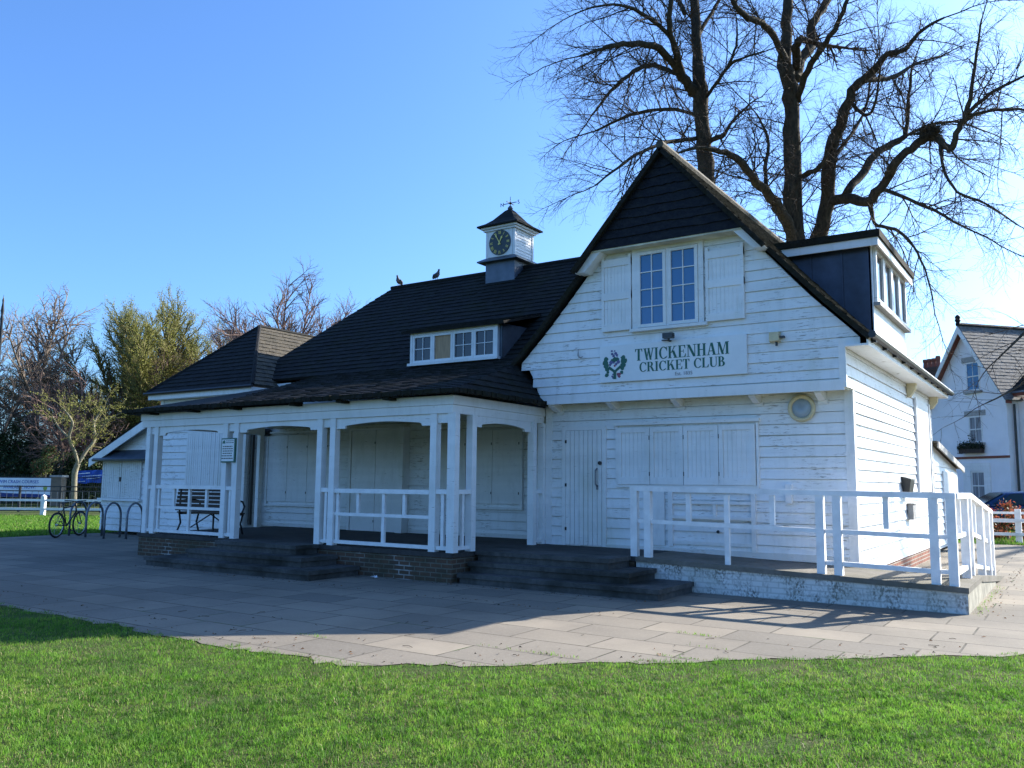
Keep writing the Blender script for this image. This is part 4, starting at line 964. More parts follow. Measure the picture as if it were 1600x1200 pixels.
# ---- grass
def edge_y(x):
    for (xa, ya), (xb, yb) in zip(base[:-1], base[1:]):
        if xa <= x <= xb: return ya+(yb-ya)*(x-xa)/(xb-xa)
    return -8.25 if x < 0 else 1.5
def blades(name, P, hmin, hmax, wid, mats, seed, dry=.06, lean=.55):
    g = np.random.default_rng(seed); n = len(P)
    # clumps
    cl = np.sin(P[:, 0]*5.1+1.7*np.sin(P[:, 1]*3.7))+np.sin(P[:, 1]*6.3+1.3*np.sin(P[:, 0]*4.1))+.6*np.sin(P[:, 0]*13+P[:, 1]*11)
    cs = .085; gx = np.floor(P[:, 0]/cs+.35*np.sin(P[:, 1]*37)).astype(np.int64); gy = np.floor(P[:, 1]/cs+.35*np.sin(P[:, 0]*41)).astype(np.int64)
    hsh = ((gx*73856093) ^ (gy*19349663)) & 65535; tab = g.random(65536); tuft = tab[hsh]; tone = tab[(hsh*7+13) & 65535]; ta = tab[(hsh*31+5) & 65535]*2*np.pi
    h = (hmin+(hmax-hmin)*g.random(n)**1.4)*np.clip(1+.35*cl/2.6, .45, 1.6)*(.55+.85*tuft); a = g.random(n)*2*np.pi; b = g.random(n)*2*np.pi
    w = wid*(.6+.8*g.random(n)); l = lean*(.2+.9*g.random(n))*h
    ux = np.cos(a)*w/2; uy = np.sin(a)*w/2; lx = np.cos(b)*l; ly = np.sin(b)*l
    v = np.zeros((n, 5, 3), np.float32)
    v[:, 0, 0] = P[:, 0]-ux; v[:, 0, 1] = P[:, 1]-uy; v[:, 0, 2] = P[:, 2]-.012
    v[:, 1, 0] = P[:, 0]+ux; v[:, 1, 1] = P[:, 1]+uy; v[:, 1, 2] = P[:, 2]-.012
    mx = P[:, 0]+lx*.38; my = P[:, 1]+ly*.38; mz = P[:, 2]+h*.62
    v[:, 2, 0] = mx+ux*.75; v[:, 2, 1] = my+uy*.75; v[:, 2, 2] = mz
    v[:, 3, 0] = mx-ux*.75; v[:, 3, 1] = my-uy*.75; v[:, 3, 2] = mz
    v[:, 4, 0] = P[:, 0]+lx; v[:, 4, 1] = P[:, 1]+ly; v[:, 4, 2] = P[:, 2]+h*np.where(g.random(n) < .25, .75, 1.)
    i = (np.arange(n)*5)[:, None]
    loops = np.concatenate([i+np.array([0, 1, 2, 3]), i+np.array([3, 2, 4])], axis=1).astype(np.int32)
    st = np.stack([np.arange(n)*7, np.arange(n)*7+4], 1).ravel().astype(np.int32); tt = np.tile([4, 3], n).astype(np.int32)
    me = bpy.data.meshes.new(name); me.vertices.add(n*5); me.vertices.foreach_set('co', v.ravel())
    me.loops.add(n*7); me.loops.foreach_set('vertex_index', loops.ravel()); me.polygons.add(2*n); me.polygons.foreach_set('loop_start', st); me.polygons.foreach_set('loop_total', tt)
    dryp = np.clip(dry+.10*(np.sin(P[:, 0]*1.9+2)*np.sin(P[:, 1]*2.3)), .01, .4)
    me.polygons.foreach_set('material_index', np.repeat(np.where(g.random(n) < dryp, len(mats)-1, np.where(len(mats) < 4, 0, np.where(tone+.25*(g.random(n)-.5)+.12*cl/2.6 < .34, 1, np.where(tone > .72, 2, 0)))).astype(np.int32), 2))
    for q in mats: me.materials.append(MATS[q])
    me.update(calc_edges=True); o = bpy.data.objects.new(name, me); COL.objects.link(o); return o
g = np.random.default_rng(5)
def scatter(n, x0, x1, y0, y1, keep):
    x = g.uniform(x0, x1, n); y = g.uniform(y0, y1, n); k = keep(x, y); return np.stack([x[k], y[k], np.full(k.sum(), -.006)], 1)
fx, fyv = FC.x, FC.y; rx, ry = RC.x, RC.y
def infr(x, y, dmin, dmax, mar=.4):
    dx, dy = x-CAM.x, y-CAM.y; d = dx*fx+dy*fyv; l = dx*rx+dy*ry
    return (d > dmin) & (d < dmax) & (np.abs(l) < d*.605+mar)
bx_ = np.array([p[0] for p in base]); by_ = np.array([p[1] for p in base])
def lawn(x, y):
    e = np.interp(x, bx_, by_)+.05*np.sin(x*9)+.04*np.sin(x*23+1)
    bare = np.sin(x*2.1+1.2*np.sin(y*1.7))+np.sin(y*2.9+x*.7)+.7*np.sin(x*7.3-y*5.9)
    tuft = .10*np.clip(np.sin(x*3.7+.6)*np.sin(x*8.3+2)+.4*np.sin(x*17), 0, 1)
    return (y < e+.02+tuft*g.random(len(x))) & (g.random(len(x)) < np.clip(1.25-.55*np.clip(bare-.7, 0, 3), .06, 1))
Pn = scatter(1200000, -7, 7.5, -13.5, -3.0, lambda x, y: infr(x, y, 3.4, 7.2, 1.8) & lawn(x, y))
Pm = scatter(900000, -12, 8, -13, -1, lambda x, y: infr(x, y, 7.2, 14, 1.8) & lawn(x, y))
tag(blades('lawn_grass', np.concatenate([Pn, Pm]), .014, .038, .0046, ['grass_blade', 'dark_blade', 'lush_blade', 'dry_blade'], 1, .06, 1.15), 'short bright green lawn in front of the paving', 'grass', None, 'stuff')
Pf = scatter(420000, -46, -21.5, -12, 16, lambda x, y: infr(x, y, 18, 39, 1) & (((x+35.1)*fx+(y-6.2)*fyv) < -.15) & (x < -21.85+.06*np.sin(y*7)))
tag(blades('far_lawn', Pf, .04, .09, .018, ['grass_blade', 'dark_blade', 'lush_blade', 'dry_blade'], 2, .03), 'sunlit strip of lawn beyond the cycle stands', 'grass', None, 'stuff')
Pr = scatter(160000, -4, 14, 14.2, 24, lambda x, y: infr(x, y, 22, 33, 3) & (np.sin(x*2.3)+np.sin(y*3.1+x) > -.7))
tag(blades('verge_grass', Pr, .03, .10, .016, ['grass_blade', 'dry_blade'], 3, .25), 'patchy grass verge below the fence on the right', 'grass', None, 'stuff')
# weeds in joints, leaf litter
Pw = []
for k in range(16):
    x = rg.uniform(-4, 1.5); y = round((rg.uniform(-8.1, -5.0))/.62)*.62+.02
    if y < edge_y(x)+.1: continue
    for j in range(rg.randrange(20, 60)): Pw.append((x+rg.uniform(-.22, .22), y+rg.gauss(0, .018), .0))
for k in range(220):
    x = 1.66+abs(rg.gauss(0, .06)); Pw.append((x, rg.uniform(-1.6, 2.4), 0.))
Pw = np.array(Pw); tag(blades('joint_weeds', Pw, .010, .035, .006, ['grass_blade', 'dry_blade'], 4, .35), 'small weeds growing in the paving joints', 'weeds', None, 'stuff')
m = MB()
for k in range(600):
    t_ = rg.random()
    if t_ < .45: x, y = rg.uniform(-12, -2), -4.12-abs(rg.gauss(0, .12)) if rg.random() < .5 else -2.9-abs(rg.gauss(0, .08))
    elif t_ < .8: x = rg.uniform(-12, 2); y = edge_y(x)+abs(rg.gauss(0, .5))
    else: x, y = 1.66+abs(rg.gauss(0, .2)), rg.uniform(-1.8, 6)
    if -12.1 < x < -7.5 and y > -4.1: continue
    if x > -5.6 and x < 1.7 and y > -2.85: continue
    s = rg.uniform(.008, .024); a = rg.uniform(0, 6.28); c, d = math.cos(a)*s, math.sin(a)*s; m.m = k % 2; L2 = rg.uniform(.5, 1.4)
    m.poly([(x-c, y-d, .004), (x+d*.5, y-c*.5, .008+rg.random()*.012), (x+c*L2, y+d*L2, .005), (x-d*.5, y+c*.5, .006)])
for k in range(26):
    x = rg.uniform(-7, 3); y = edge_y(x)+rg.uniform(.05, 2.6); a = rg.uniform(0, 6.28); l = rg.uniform(.05, .16)
    if -5.6 < x < 1.7 and y > -2.9 or y > -4.2 and x < -5: continue
    m.m = 2; m.tube([(x, y, .008), (x+math.cos(a)*l*.5, y+math.sin(a)*l*.5, .012), (x+math.cos(a+.3)*l, y+math.sin(a+.3)*l, .008)], .0026, 4)
tag(m.build('fallen_leaves', ['rusty_leaf', 'soil', 'lime_twig']), 'fallen leaves and broken twigs on the paving', 'leaf litter', None, 'stuff')
m = MB(); pl = (-7.05, -3.05)
for k in range(7):
    a = k*.9; m.poly([(pl[0]+.02*math.cos(a), pl[1]+.02*math.sin(a), .003+.004*k), (pl[0]+.07*math.cos(a+.4), pl[1]+.05*math.sin(a+.4), .02+.006*(k % 3)), (pl[0]+.06*math.cos(a+1.3), pl[1]+.06*math.sin(a+1.3), .05-.005*k), (pl[0], pl[1], .03)])
tag(m.build('crumpled_wrapper', 'paper_litter'), 'crumpled white wrapper on the paving below the brick plinth', 'litter')
# ================================================================== trees
def rvec(r):
    while True:
        v = V3((r.uniform(-1, 1), r.uniform(-1, 1), r.uniform(-1, 1)))
        if .05 < v.length < 1: return v.normalized()
RMIN = .0038
def twig(mb, r, p, d, L, rad, segs, n, trop, wob, kids=None, lvl=0, tip=.25, leaf=None):
    """grow one branch; kids = list per level of (spacing, length range, radius ratio, angle, segs, sides)"""
    pts = [p.copy()]; dirs = []; q = p.copy(); d = d.normalized(); st = L/segs
    for k in range(segs):
        d = (d+rvec(r)*wob+V3((0, 0, trop*(k/segs-.15)))).normalized(); q = q+d*st; pts.append(q.copy()); dirs.append(d.copy())
    mb.tube(pts, [max(rad*(1-(1-tip)*k/segs), RMIN*.55) for k in range(segs+1)], n, False)
    if leaf and lvl >= leaf[0]: leaf[1](pts, r)
    if kids and lvl < len(kids):
        sp, (la, lb), rr_, ang, sg, sd = kids[lvl]; s = sp*r.uniform(.4, 1.2)
        while s < L*.97:
            k = min(segs-1, int(s/st)); f = s/st-k; b = pts[k].lerp(pts[k+1], f); dd = dirs[k]
            side = (rvec(r)-dd*0).cross(dd).normalized(); a = R(ang*r.uniform(.7, 1.3))
            nd = dd*math.cos(a)+side*math.sin(a); ll = r.uniform(la, lb)*(1-.45*s/L)
            twig(mb, r, b, nd, ll, max(RMIN, min(rad*rr_, rad*(1-.7*s/L))*r.uniform(.8, 1.1)), sg, sd, trop, wob, kids, lvl+1, tip, leaf)
            s += sp*r.uniform(.55, 1.45)
def smooth_path(P, n):
    out = []
    for i in range(len(P)-1):
        p0, p1, p2, p3 = P[max(0, i-1)], P[i], P[i+1], P[min(len(P)-1, i+2)]
        for k in range(n):
            t = k/n; t2, t3 = t*t, t*t*t
            out.append(tuple(.5*(2*b+(c-a)*t+(2*a-5*b+4*c-e)*t2+(3*b-a-3*c+e)*t3) for a, b, c, e in zip(p0, p1, p2, p3)))
    out.append(tuple(P[-1])); return out
def lime(name, label, loc, limbs, seed, kids, group=None, drop=-.10, start=.25, sidewob=.16, barkm='lime_bark', twigm='lime_twig'):
    """limbs: lists of (x, y, radius, depth) surveyed from the photograph"""
    r = random.Random(seed); t = thing(name, label, 'tree', loc, group); T = MB(); C = MB()
    for limb in limbs:
        dens = 1.
        if isinstance(limb[0], (int, float)): dens, limb = limb[0], limb[1:]
        sp = smooth_path([(*W(a, b, d), c*.90/FPX*d) for a, b, c, d in limb], 4)
        pts = [V3(q[:3])+rvec(r)*min(q[3]*.35, .05) for q in sp]; rad = [max(q[3], .012)*r.uniform(.92, 1.1) for q in sp]
        T.tube(pts, rad, 10 if rad[0] > .08 else 6)
        cum = 0; tot = sum((pts[k+1]-pts[k]).length for k in range(len(pts)-1)); nxt = tot*(start if rad[0] > .1 else .08)
        for k in range(len(pts)-1):
            seg = pts[k+1]-pts[k]; l = seg.length; dd = seg.normalized()
            while nxt < cum+l:
                b = pts[k]+dd*(nxt-cum); side = rvec(r).cross(dd).normalized(); a = R(r.uniform(35, 80)); f = nxt/tot
                nd = dd*math.cos(a)+side*math.sin(a); ll = kids[0]*r.uniform(.45, 1.15)*(1-.35*f)
                twig(C, r, b, nd, ll, max(.009, min(.028, rad[k]*.45))*r.uniform(.7, 1.1), 6, 5, drop, sidewob, kids[2], 0, .22)
                nxt += kids[1]/dens*r.uniform(.5, 1.5)
            cum += l
        twig(C, r, pts[-1], (pts[-1]-pts[-2]), kids[0]*.9, rad[-1]*.8, 6, 5, drop, sidewob, kids[2], 0, .2)
    T.build('trunk', barkm, t, True); C.build('crown', twigm, t); return t
KID = (2.9, .29, [(.18, (.5, 1.5), .5, 44, 4, 3), (.145, (.22, .65), .55, 42, 3, 3)])
D0 = 29.0
gA = W(1105, 275, D0)
lime('lime_tree', 'tall bare lime tree rising straight behind the gable peak with a thick upright trunk', (gA.x, gA.y, 0), [
    [(1112, 690, 16, D0), (1108, 400, 15, D0), (1103, 275, 14, D0), (1099, 200, 12.5, D0), (1093, 140, 12, D0), (1089, 80, 9, D0), (1084, 0, 7, D0+.4), (1078, -90, 4.5, D0+.6), (1074, -170, 2.5, D0+1)],
    [1.1, (1085, 145, 9, D0), (1066, 118, 8, D0-.5), (1056, 75, 6, D0-1.2), (1046, 40, 5, D0-1.8), (1049, -20, 4, D0-2.2), (1040, -90, 2.5, D0-2.6)],
    [1.3, (1062, 112, 6, D0-.6), (1032, 77, 6, D0-1.3), (990, 68, 5, D0-2), (955, 72, 4, D0-2.6), (925, 82, 2.6, D0-2.8), (905, 88, 1.6, D0-3)],
    [1.3, (1058, 116, 4, D0-.6), (1020, 102, 4, D0+.6), (990, 112, 3.6, D0+1.5), (955, 142, 2.8, D0+2.2), (925, 180, 1.6, D0+2.8)],
    [1.3, (1090, 216, 4, D0), (1045, 222, 3.8, D0-1), (1005, 236, 3.2, D0-2), (965, 262, 2.4, D0-2.8), (930, 290, 1.4, D0-3.3)],
    [1.2, (1094, 180, 3.4, D0), (1040, 170, 3, D0+1), (985, 180, 2.6, D0+2), (930, 205, 1.8, D0+2.6)],
    [1.2, (1050, 60, 4, D0-1.4), (1010, 25, 3.4, D0-2.4), (970, 8, 2.4, D0-3.2), (925, 12, 1.6, D0-3.6), (898, 22, 1.2, D0-3.8)],
    [1.2, (1070, 20, 4, D0), (1040, -30, 3, D0+1.2), (990, -50, 2.2, D0+2.2), (930, -40, 1.5, D0+2.8)],
    [(1098, 160, 3.6, D0), (1122, 127, 3.2, D0-.7), (1142, 100, 2.8, D0-1.2), (1168, 88, 2, D0-1.7), (1195, 80, 1.3, D0-2)],
    [(1138, 104, 2.6, D0-1.1), (1150, 72, 2, D0-1), (1152, 40, 1.4, D0-.8)],
    [(1088, 60, 4, D0), (1112, 20, 3, D0+.8), (1135, -20, 2, D0+1.5)],
    [.8, (1106, 222, 4, D0), (1124, 214, 4.5, D0-.5), (1132, 208, 4, D0-.8)],
], 11, KID, 'bare lime trees behind the clubhouse')
D1 = 29.6
gB = W(1245, 375, D1)
lime('lime_tree', 'great bare lime tree with a twin stem and spreading limbs behind the side dormer', (gB.x, gB.y, 0), [
    [(1252, 690, 19, D1), (1247, 450, 17, D1), (1243, 375, 16, D1), (1239, 300, 15, D1), (1236, 200, 13, D1), (1235, 140, 13, D1), (1226, 100, 12, D1), (1228, 50, 9, D1), (1232, 0, 8, D1), (1236, -80, 5, D1+.4), (1238, -160, 3, D1+.7)],
    [(1228, 98, 7, D1), (1211, 62, 6, D1-.8), (1190, 36, 5.5, D1-1.4), (1164, 25, 5, D1-2), (1140, -8, 3.4, D1-2.4), (1120, -50, 2, D1-2.7)],
    [(1240, 124, 10, D1), (1252, 96, 9, D1+.5), (1267, 70, 8, D1+.9), (1269, 36, 7, D1+1.2), (1290, 8, 6, D1+1.6), (1306, -40, 4, D1+2), (1318, -100, 2.5, D1+2.4)],
    [.3, (1246, 104, 7, D1), (1243, 78, 7.5, D1-.5), (1247, 66, 6.5, D1-.7), (1251, 59, 6.5, D1-.8)],
    [(1245, 158, 6, D1), (1262, 110, 5.5, D1-.9), (1290, 66, 5, D1-1.6), (1310, 36, 4.4, D1-2), (1326, -4, 3.4, D1-2.4), (1350, -50, 2, D1-2.8)],
    [1.2, (1238, 372, 10, D1), (1226, 338, 10, D1-.8), (1205, 308, 9, D1-1.7), (1182, 284, 7.5, D1-2.4), (1150, 248, 6, D1-3), (1118, 234, 4.5, D1-3.4), (1085, 232, 2.6, D1-3.8), (1050, 242, 1.6, D1-4)],
    [(1200, 303, 4, D1-1.8), (1196, 262, 3.4, D1-2), (1200, 215, 2.6, D1-2.1), (1182, 178, 1.6, D1-2.3)],
    [.7, (1241, 284, 4, D1), (1262, 270, 4, D1-.5), (1280, 262, 4.2, D1-.9), (1294, 238, 2.4, D1-1.2)],
    # second stem
    [(1272, 690, 15, D1+.7), (1276, 460, 14, D1+.6), (1281, 372, 13.5, D1+.5), (1294, 300, 12, D1+.3), (1299, 232, 10.5, D1), (1309, 206, 10.5, D1-.2), (1324, 165, 8, D1-.6), (1335, 136, 7.5, D1-.9), (1364, 112, 6.5, D1-1.3), (1386, 86, 5, D1-1.6), (1415, 76, 4, D1-1.9), (1440, 48, 3, D1-2.2), (1475, 28, 1.8, D1-2.6)],
    [(1340, 132, 5, D1-.9), (1362, 124, 4.4, D1-.4), (1392, 122, 4, D1+.2), (1430, 100, 2.6, D1+.9), (1470, 88, 1.5, D1+1.4)],
    [(1297, 314, 9, D1+.3), (1326, 310, 9, D1-.5), (1358, 313, 8.6, D1-1.2), (1380, 286, 8, D1-1.7), (1402, 254, 7.5, D1-2.2), (1430, 226, 7.5, D1-2.6), (1454, 214, 7, D1-3), (1474, 224, 6.5, D1-3.3), (1486, 231, 5.5, D1-3.5), (1498, 200, 5, D1-3.7), (1511, 176, 4.5, D1-3.9), (1519, 130, 3, D1-4.1), (1526, 80, 2.2, D1-4.3), (1534, 30, 1.4, D1-4.5)],
    [(1322, 305, 7.5, D1-.4), (1348, 268, 7, D1+.4), (1374, 236, 6.5, D1+1.1), (1402, 220, 5.5, D1+1.6), (1416, 205, 4, D1+1.8), (1420, 150, 2.6, D1+2), (1426, 100, 1.6, D1+2.2)],
    [1.2, (1510, 178, 3.6, D1-3.9), (1545, 148, 3, D1-4.3), (1585, 126, 2.2, D1-4.7), (1630, 104, 1.4, D1-5)],
    [1.2, (1510, 182, 3.2, D1-3.9), (1552, 172, 2.8, D1-3.6), (1604, 172, 2, D1-3.3), (1660, 190, 1.3, D1-3)],
    [1.2, (1374, 292, 4, D1-1.6), (1420, 312, 3.4, D1-2.4), (1462, 330, 2.8, D1-3), (1500, 352, 2.2, D1-3.6), (1545, 372, 1.4, D1-4)],
    [1.2, (1360, 316, 4, D1-1.2), (1366, 350, 3.2, D1-1.8), (1392, 356, 2.8, D1-2.6), (1420, 374, 2.4, D1-3.2), (1445, 420, 1.8, D1-3.8), (1458, 470, 1.2, D1-4.2)],
    [1.2, (1470, 228, 3.2, D1-3.3), (1474, 262, 2.8, D1-3.4), (1496, 300, 2.4, D1-3.8), (1540, 318, 2, D1-4.3), (1590, 352, 1.4, D1-4.8)],
    [(1328, 160, 3.6, D1-.6), (1352, 180, 3, D1-1.2), (1368, 160, 2.4, D1-1.8), (1376, 100, 1.6, D1-2.2)],
    [(1300, 250, 4, D1), (1330, 210, 3, D1+1), (1352, 170, 2.2, D1+1.8), (1362, 110, 1.5, D1+2.4)],
    [(1402, 220, 3.4, D1+1.6), (1440, 200, 2.8, D1+2.2), (1490, 190, 2, D1+2.8), (1540, 205, 1.3, D1+3.2)],
], 23, (2.8, .31, KID[2]), 'bare lime trees behind the clubhouse')
nest = thing('twig_nest', 'dark tangle of twigs lodged on a limb of the great lime tree', 'nest', tuple(W(1452, 209, D1-3)))
m = MB(); r = random.Random(4); c = W(1452, 207, D1-3)
for k in range(620):
    a = rvec(r); p = c+V3((a.x*.33, a.y*.33, a.z*.25))*r.uniform(.3, 1); q = p+rvec(r)*r.uniform(.14, .36); m.tube([p, p.lerp(q, .5)+rvec(r)*.03, q], [.012, .011, .005], 3)
m.build('twigs', 'lime_bark', nest)
# bare tree out to the right whose boughs reach over the side of the clubhouse
DR = 31
lime('bare_tree', 'bare tree at the right edge whose thin drooping boughs hang before the white house', (6.6, 15.5, 0), [
    [(1985, 800, 16, DR), (1975, 500, 14, DR), (1960, 250, 12, DR), (1950, 60, 8, DR), (1940, -150, 4, DR)],
    [(1965, 330, 8, DR), (1880, 240, 7, DR-2), (1790, 180, 5, DR-4), (1700, 150, 3.5, DR-5.5), (1640, 160, 2.2, DR-6.5)],
    [(1968, 420, 7, DR), (1890, 380, 6, DR-2), (1800, 380, 5, DR-4), (1720, 420, 4, DR-5.5), (1650, 470, 3, DR-6.5), (1600, 520, 2.2, DR-7.2), (1560, 560, 1.4, DR-7.8)],
    [1.3, (1700, 432, 3, DR-5.8), (1660, 520, 2.6, DR-6.8), (1620, 580, 2.2, DR-7.4), (1580, 610, 1.6, DR-8), (1540, 630, 1, DR-8.4)],
    [(1960, 280, 7, DR), (1990, 150, 6, DR-3), (2000, 60, 5, DR-6), (1960, 0, 4, DR-8)],
    [(1975, 480, 6, DR), (2040, 380, 5, DR-2), (2080, 250, 4, DR-4), (2060, 150, 3, DR-6)],
    [(1960, 250, 6, DR), (1860, 90, 5, DR+1.5), (1780, -20, 4, DR+2.5), (1700, -120, 3, DR+3)],
    [(1958, 200, 6, DR), (2060, 60, 5, DR+1), (2120, -60, 4, DR+2)],
], 31, (2.6, .55, [(.34, (.5, 1.3), .55, 48, 4, 3), (.30, (.2, .55), .6, 45, 3, 3)]), None, -.16)

RMIN = .0105
def bare(name, label, base, H, seed, spread, kids, barkm, twigm, trunk_r, forks=5, fork_h=.3, group=None, up=.15, leaf=None, leafm=None, cat='tree', lean=(0, 0, 0)):
    r = random.Random(seed); t = thing(name, label, cat, tuple(base), group); T = MB(); C = MB(); Lf = MB() if leaf else None
    b = V3(base); top = b+V3((0, 0, H*fork_h))+V3(lean)
    T.tube([b-V3((0, 0, .1)), b.lerp(top, .5)+rvec(r)*trunk_r*.5, top], [trunk_r*1.25, trunk_r, trunk_r*.85], 8)
    lf = None
    if leaf:
        lv, n, sz, spreadl = leaf
        def put(pts, rr_):
            for p, q in zip(pts[:-1], pts[1:]):
                for k in range(n):
                    c = p.lerp(q, rr_.random())+rvec(rr_)*spreadl; u = rvec(rr_)*sz*rr_.uniform(.6, 1.3); w = u.cross(rvec(rr_)).normalized()*sz*.5
                    Lf.poly([c-u, c+w, c+u, c-w])
        lf = (lv, put)
    for k in range(forks):
        a = 2*math.pi*(k+r.uniform(-.3, .3))/forks; el = r.uniform(.15, 1)*spread
        d = V3((math.cos(a)*el, math.sin(a)*el, 1)).normalized()
        if k == 0: d = V3((.08, 0, 1))
        st = b.lerp(top, 1-.35*r.random()*(k > 0))
        twig(C, r, st, d, H*(1-fork_h)*r.uniform(.8, 1.02)*(.75+.25*d.z), trunk_r*.6*r.uniform(.7, 1.05), 10, 6, up, .10, kids, 0, .12, lf)
    T.build('trunk', barkm, t, True); C.build('crown', twigm, t)
    if Lf: Lf.build('foliage', leafm, t)
    return t
KB = [(.42, (1.6, 4.2), .5, 42, 6, 4), (.30, (.6, 1.7), .5, 42, 4, 3), (.24, (.3, .8), .6, 40, 3, 3)]
bare('bare_tree', 'bare grey tree at the left with a thick forked trunk above the dark evergreens', G(48, 60), 16.2, 3, .95, KB, 'grey_bark', 'grey_twig', .30, 6, .42, 'bare trees on the left', .05)
bare('bare_tree', 'bare reddish tree with many fine twigs between the grey tree and the willow', G(112, 62), 10.5, 5, .6, KB, 'grey_bark', 'red_twig', .20, 6, .25, 'bare trees on the left', .1)
bare('bare_tree', 'bare tree cut by the left edge of the photograph beside the lamp post', G(-15, 58), 13.5, 8, .9, KB, 'grey_bark', 'grey_twig', .24, 6, .3, 'bare trees on the left', .05)
bare('bare_tree', 'small rusty-twigged tree with a leaning trunk below the grey tree', G(80, 57), 8.6, 14, .8, KB, 'grey_bark', 'red_twig', .26, 6, .32, 'bare trees on the left', .0, lean=(.8, .5, 0))
KS = [(.26, (1.8, 4.4), .5, 32, 6, 3), (.20, (.7, 1.8), .55, 30, 4, 3)]
bare('willow_tree', 'big rounded tree with upright shoots in yellow-green spring leaf at the left', G(245, 66), 15.6, 21, 1.3, KS, 'grey_bark', 'olive_twig', .34, 38, .10, None, .16, (1, 3, .06, .16), 'spring_leaf')
bare('birch_tree', 'bare birch with brown twigs at the right side of the yellow-green tree', G(306, 63), 12.2, 22, .7, KS, 'pale_bark', 'red_twig', .20, 11, .2, 'birches', .2)
bare('birch_tree', 'bare birch showing pale stems just above the hipped roof', G(345, 68), 11.5, 24, .6, KS, 'pale_bark', 'red_twig', .18, 9, .2, 'birches', .2)
bare('bare_tree', 'bare purplish tree fanning out above the roof between the hip and the main ridge', G(440, 58), 16.0, 37, 1.7, [(.42, (1.6, 4.2), .5, 34, 6, 4), (.30, (.7, 1.8), .5, 36, 4, 3), (.26, (.3, .8), .6, 36, 3, 3)], 'pale_bark', 'red_twig', .26, 20, .50, None, .10)
bare('bare_tree', 'smaller bare tree behind the main roof, right of the purplish tree', G(506, 62), 15.2, 33, .9, [(.5, (1.4, 3.2), .5, 34, 6, 4), (.36, (.6, 1.4), .5, 36, 4, 3), (.3, (.3, .7), .6, 36, 3, 3)], 'pale_bark', 'red_twig', .18, 9, .56, None, .08)
# small forked tree
yt = thing('forked_tree', 'small pale-barked tree with a Y-shaped fork beside the brick gate pillar', 'tree', tuple(G(116, 46)))
T = MB(); C = MB(); Lf = MB(); r = random.Random(9); D = 46
def putl(pts, rr_):
    for p, q in zip(pts[:-1], pts[1:]):
        for k in range(1):
            c = p.lerp(q, rr_.random())+rvec(rr_)*.06; u = rvec(rr_)*.04; w = u.cross(rvec(rr_)).normalized()*.03; Lf.poly([c-u, c+w, c+u, c-w])
for limb in ([(115, 797, 4.6, D), (116, 760, 4.2, D), (117, 738, 4.4, D), (122, 724, 3.8, D)], [(122, 725, 2.6, D), (117, 706, 2.4, D-.2), (108, 684, 2.2, D-.5), (113, 660, 2, D-.7), (100, 640, 1.4, D-1)], [(122, 725, 2.6, D), (136, 703, 2.4, D+.3), (148, 686, 2.2, D+.5), (147, 660, 1.8, D+.7), (160, 640, 1.2, D+.9)],
             [(108, 684, 1.6, D-.5), (92, 668, 1.3, D-.1), (82, 650, .9, D+.2)], [(148, 684, 1.5, D+.5), (165, 662, 1.1, D+.2), (180, 650, .8, D)]):
    sp = smooth_path([(*W(a, b, d), c/FPX*d) for a, b, c, d in limb], 4); pts = [V3(q[:3]) for q in sp]; T.tube(pts, [q[3] for q in sp], 8)
    if limb[0][2] < 3:
        for k in range(4, len(pts)):
            for j in range(1): twig(C, r, pts[k], (rvec(r)+V3((0, 0, .7))), r.uniform(.9, 2.0), .022, 5, 4, -.05, .2, [(.28, (.4, 1.0), .55, 45, 4, 3), (.22, (.2, .5), .6, 42, 3, 3)], 0, .2, (1, putl))
T.build('trunk', 'pale_bark', yt, True); C.build('crown', 'olive_twig', yt); Lf.build('foliage', 'spring_leaf', yt)

# ---- shrubs and hedges: leaves through a lumpy volume
def shrub(name, label, cat, centre, lobes, n, size, mats, seed, group=None, stem=True):
    r = random.Random(seed); t = thing(name, label, cat, tuple(centre), group); m = MB(); c0 = V3(centre); tot = sum(l[3]*l[4]*l[5] for l in lobes)
    for lx, ly, lz, ax, ay, az in lobes:
        cl = [rvec(r)*r.uniform(.55, .95) for _ in range(max(8, int(26*ax*az)))]
        for k in range(int(n*ax*ay*az/tot)):
            q = r.choice(cl)+rvec(r)*r.uniform(.0, .42)
            p = c0+V3((lx+q.x*ax, ly+q.y*ay, lz+q.z*az))
            if p.z < .02: continue
            u = rvec(r)*size*r.uniform(.6, 1.3); w = u.cross(rvec(r)).normalized()*size*r.uniform(.35, .6); m.m = r.randrange(len(mats))
            m.poly([p-u, p+w, p+u, p-w])
    m.build('foliage', mats, t)
    s = MB()
    for k in range(5):
        lx, ly, lz, ax, ay, az = r.choice(lobes); s.tube([c0+V3((lx*.4+r.uniform(-.2, .2), ly*.4, -.05)), c0+V3((lx*.8, ly*.8, lz*.6)), c0+V3((lx, ly, lz+az*.4))], [.07, .05, .02], 5)
    s.build('stems', 'grey_bark', t); return t
def lob(*L): # (right, away, up, ...) -> world
    return [(RC.x*a+FC.x*b, RC.y*a+FC.y*b, c, d, e, f) for a, b, c, d, e, f in L]
shrub('evergreen_shrub', 'dark rounded evergreen behind the forked tree and the blue banner', 'shrub', G(128, 58), lob((0, 0, 1.9, 2.0, 1.8, 1.9), (-1.1, 0, 1.2, 1.2, 1.2, 1.3), (1.5, .2, 1.7, 1.4, 1.3, 1.7)), 15000, .085, ['evergreen_leaf', 'evergreen_leaf', 'hedge_leaf'], 41)
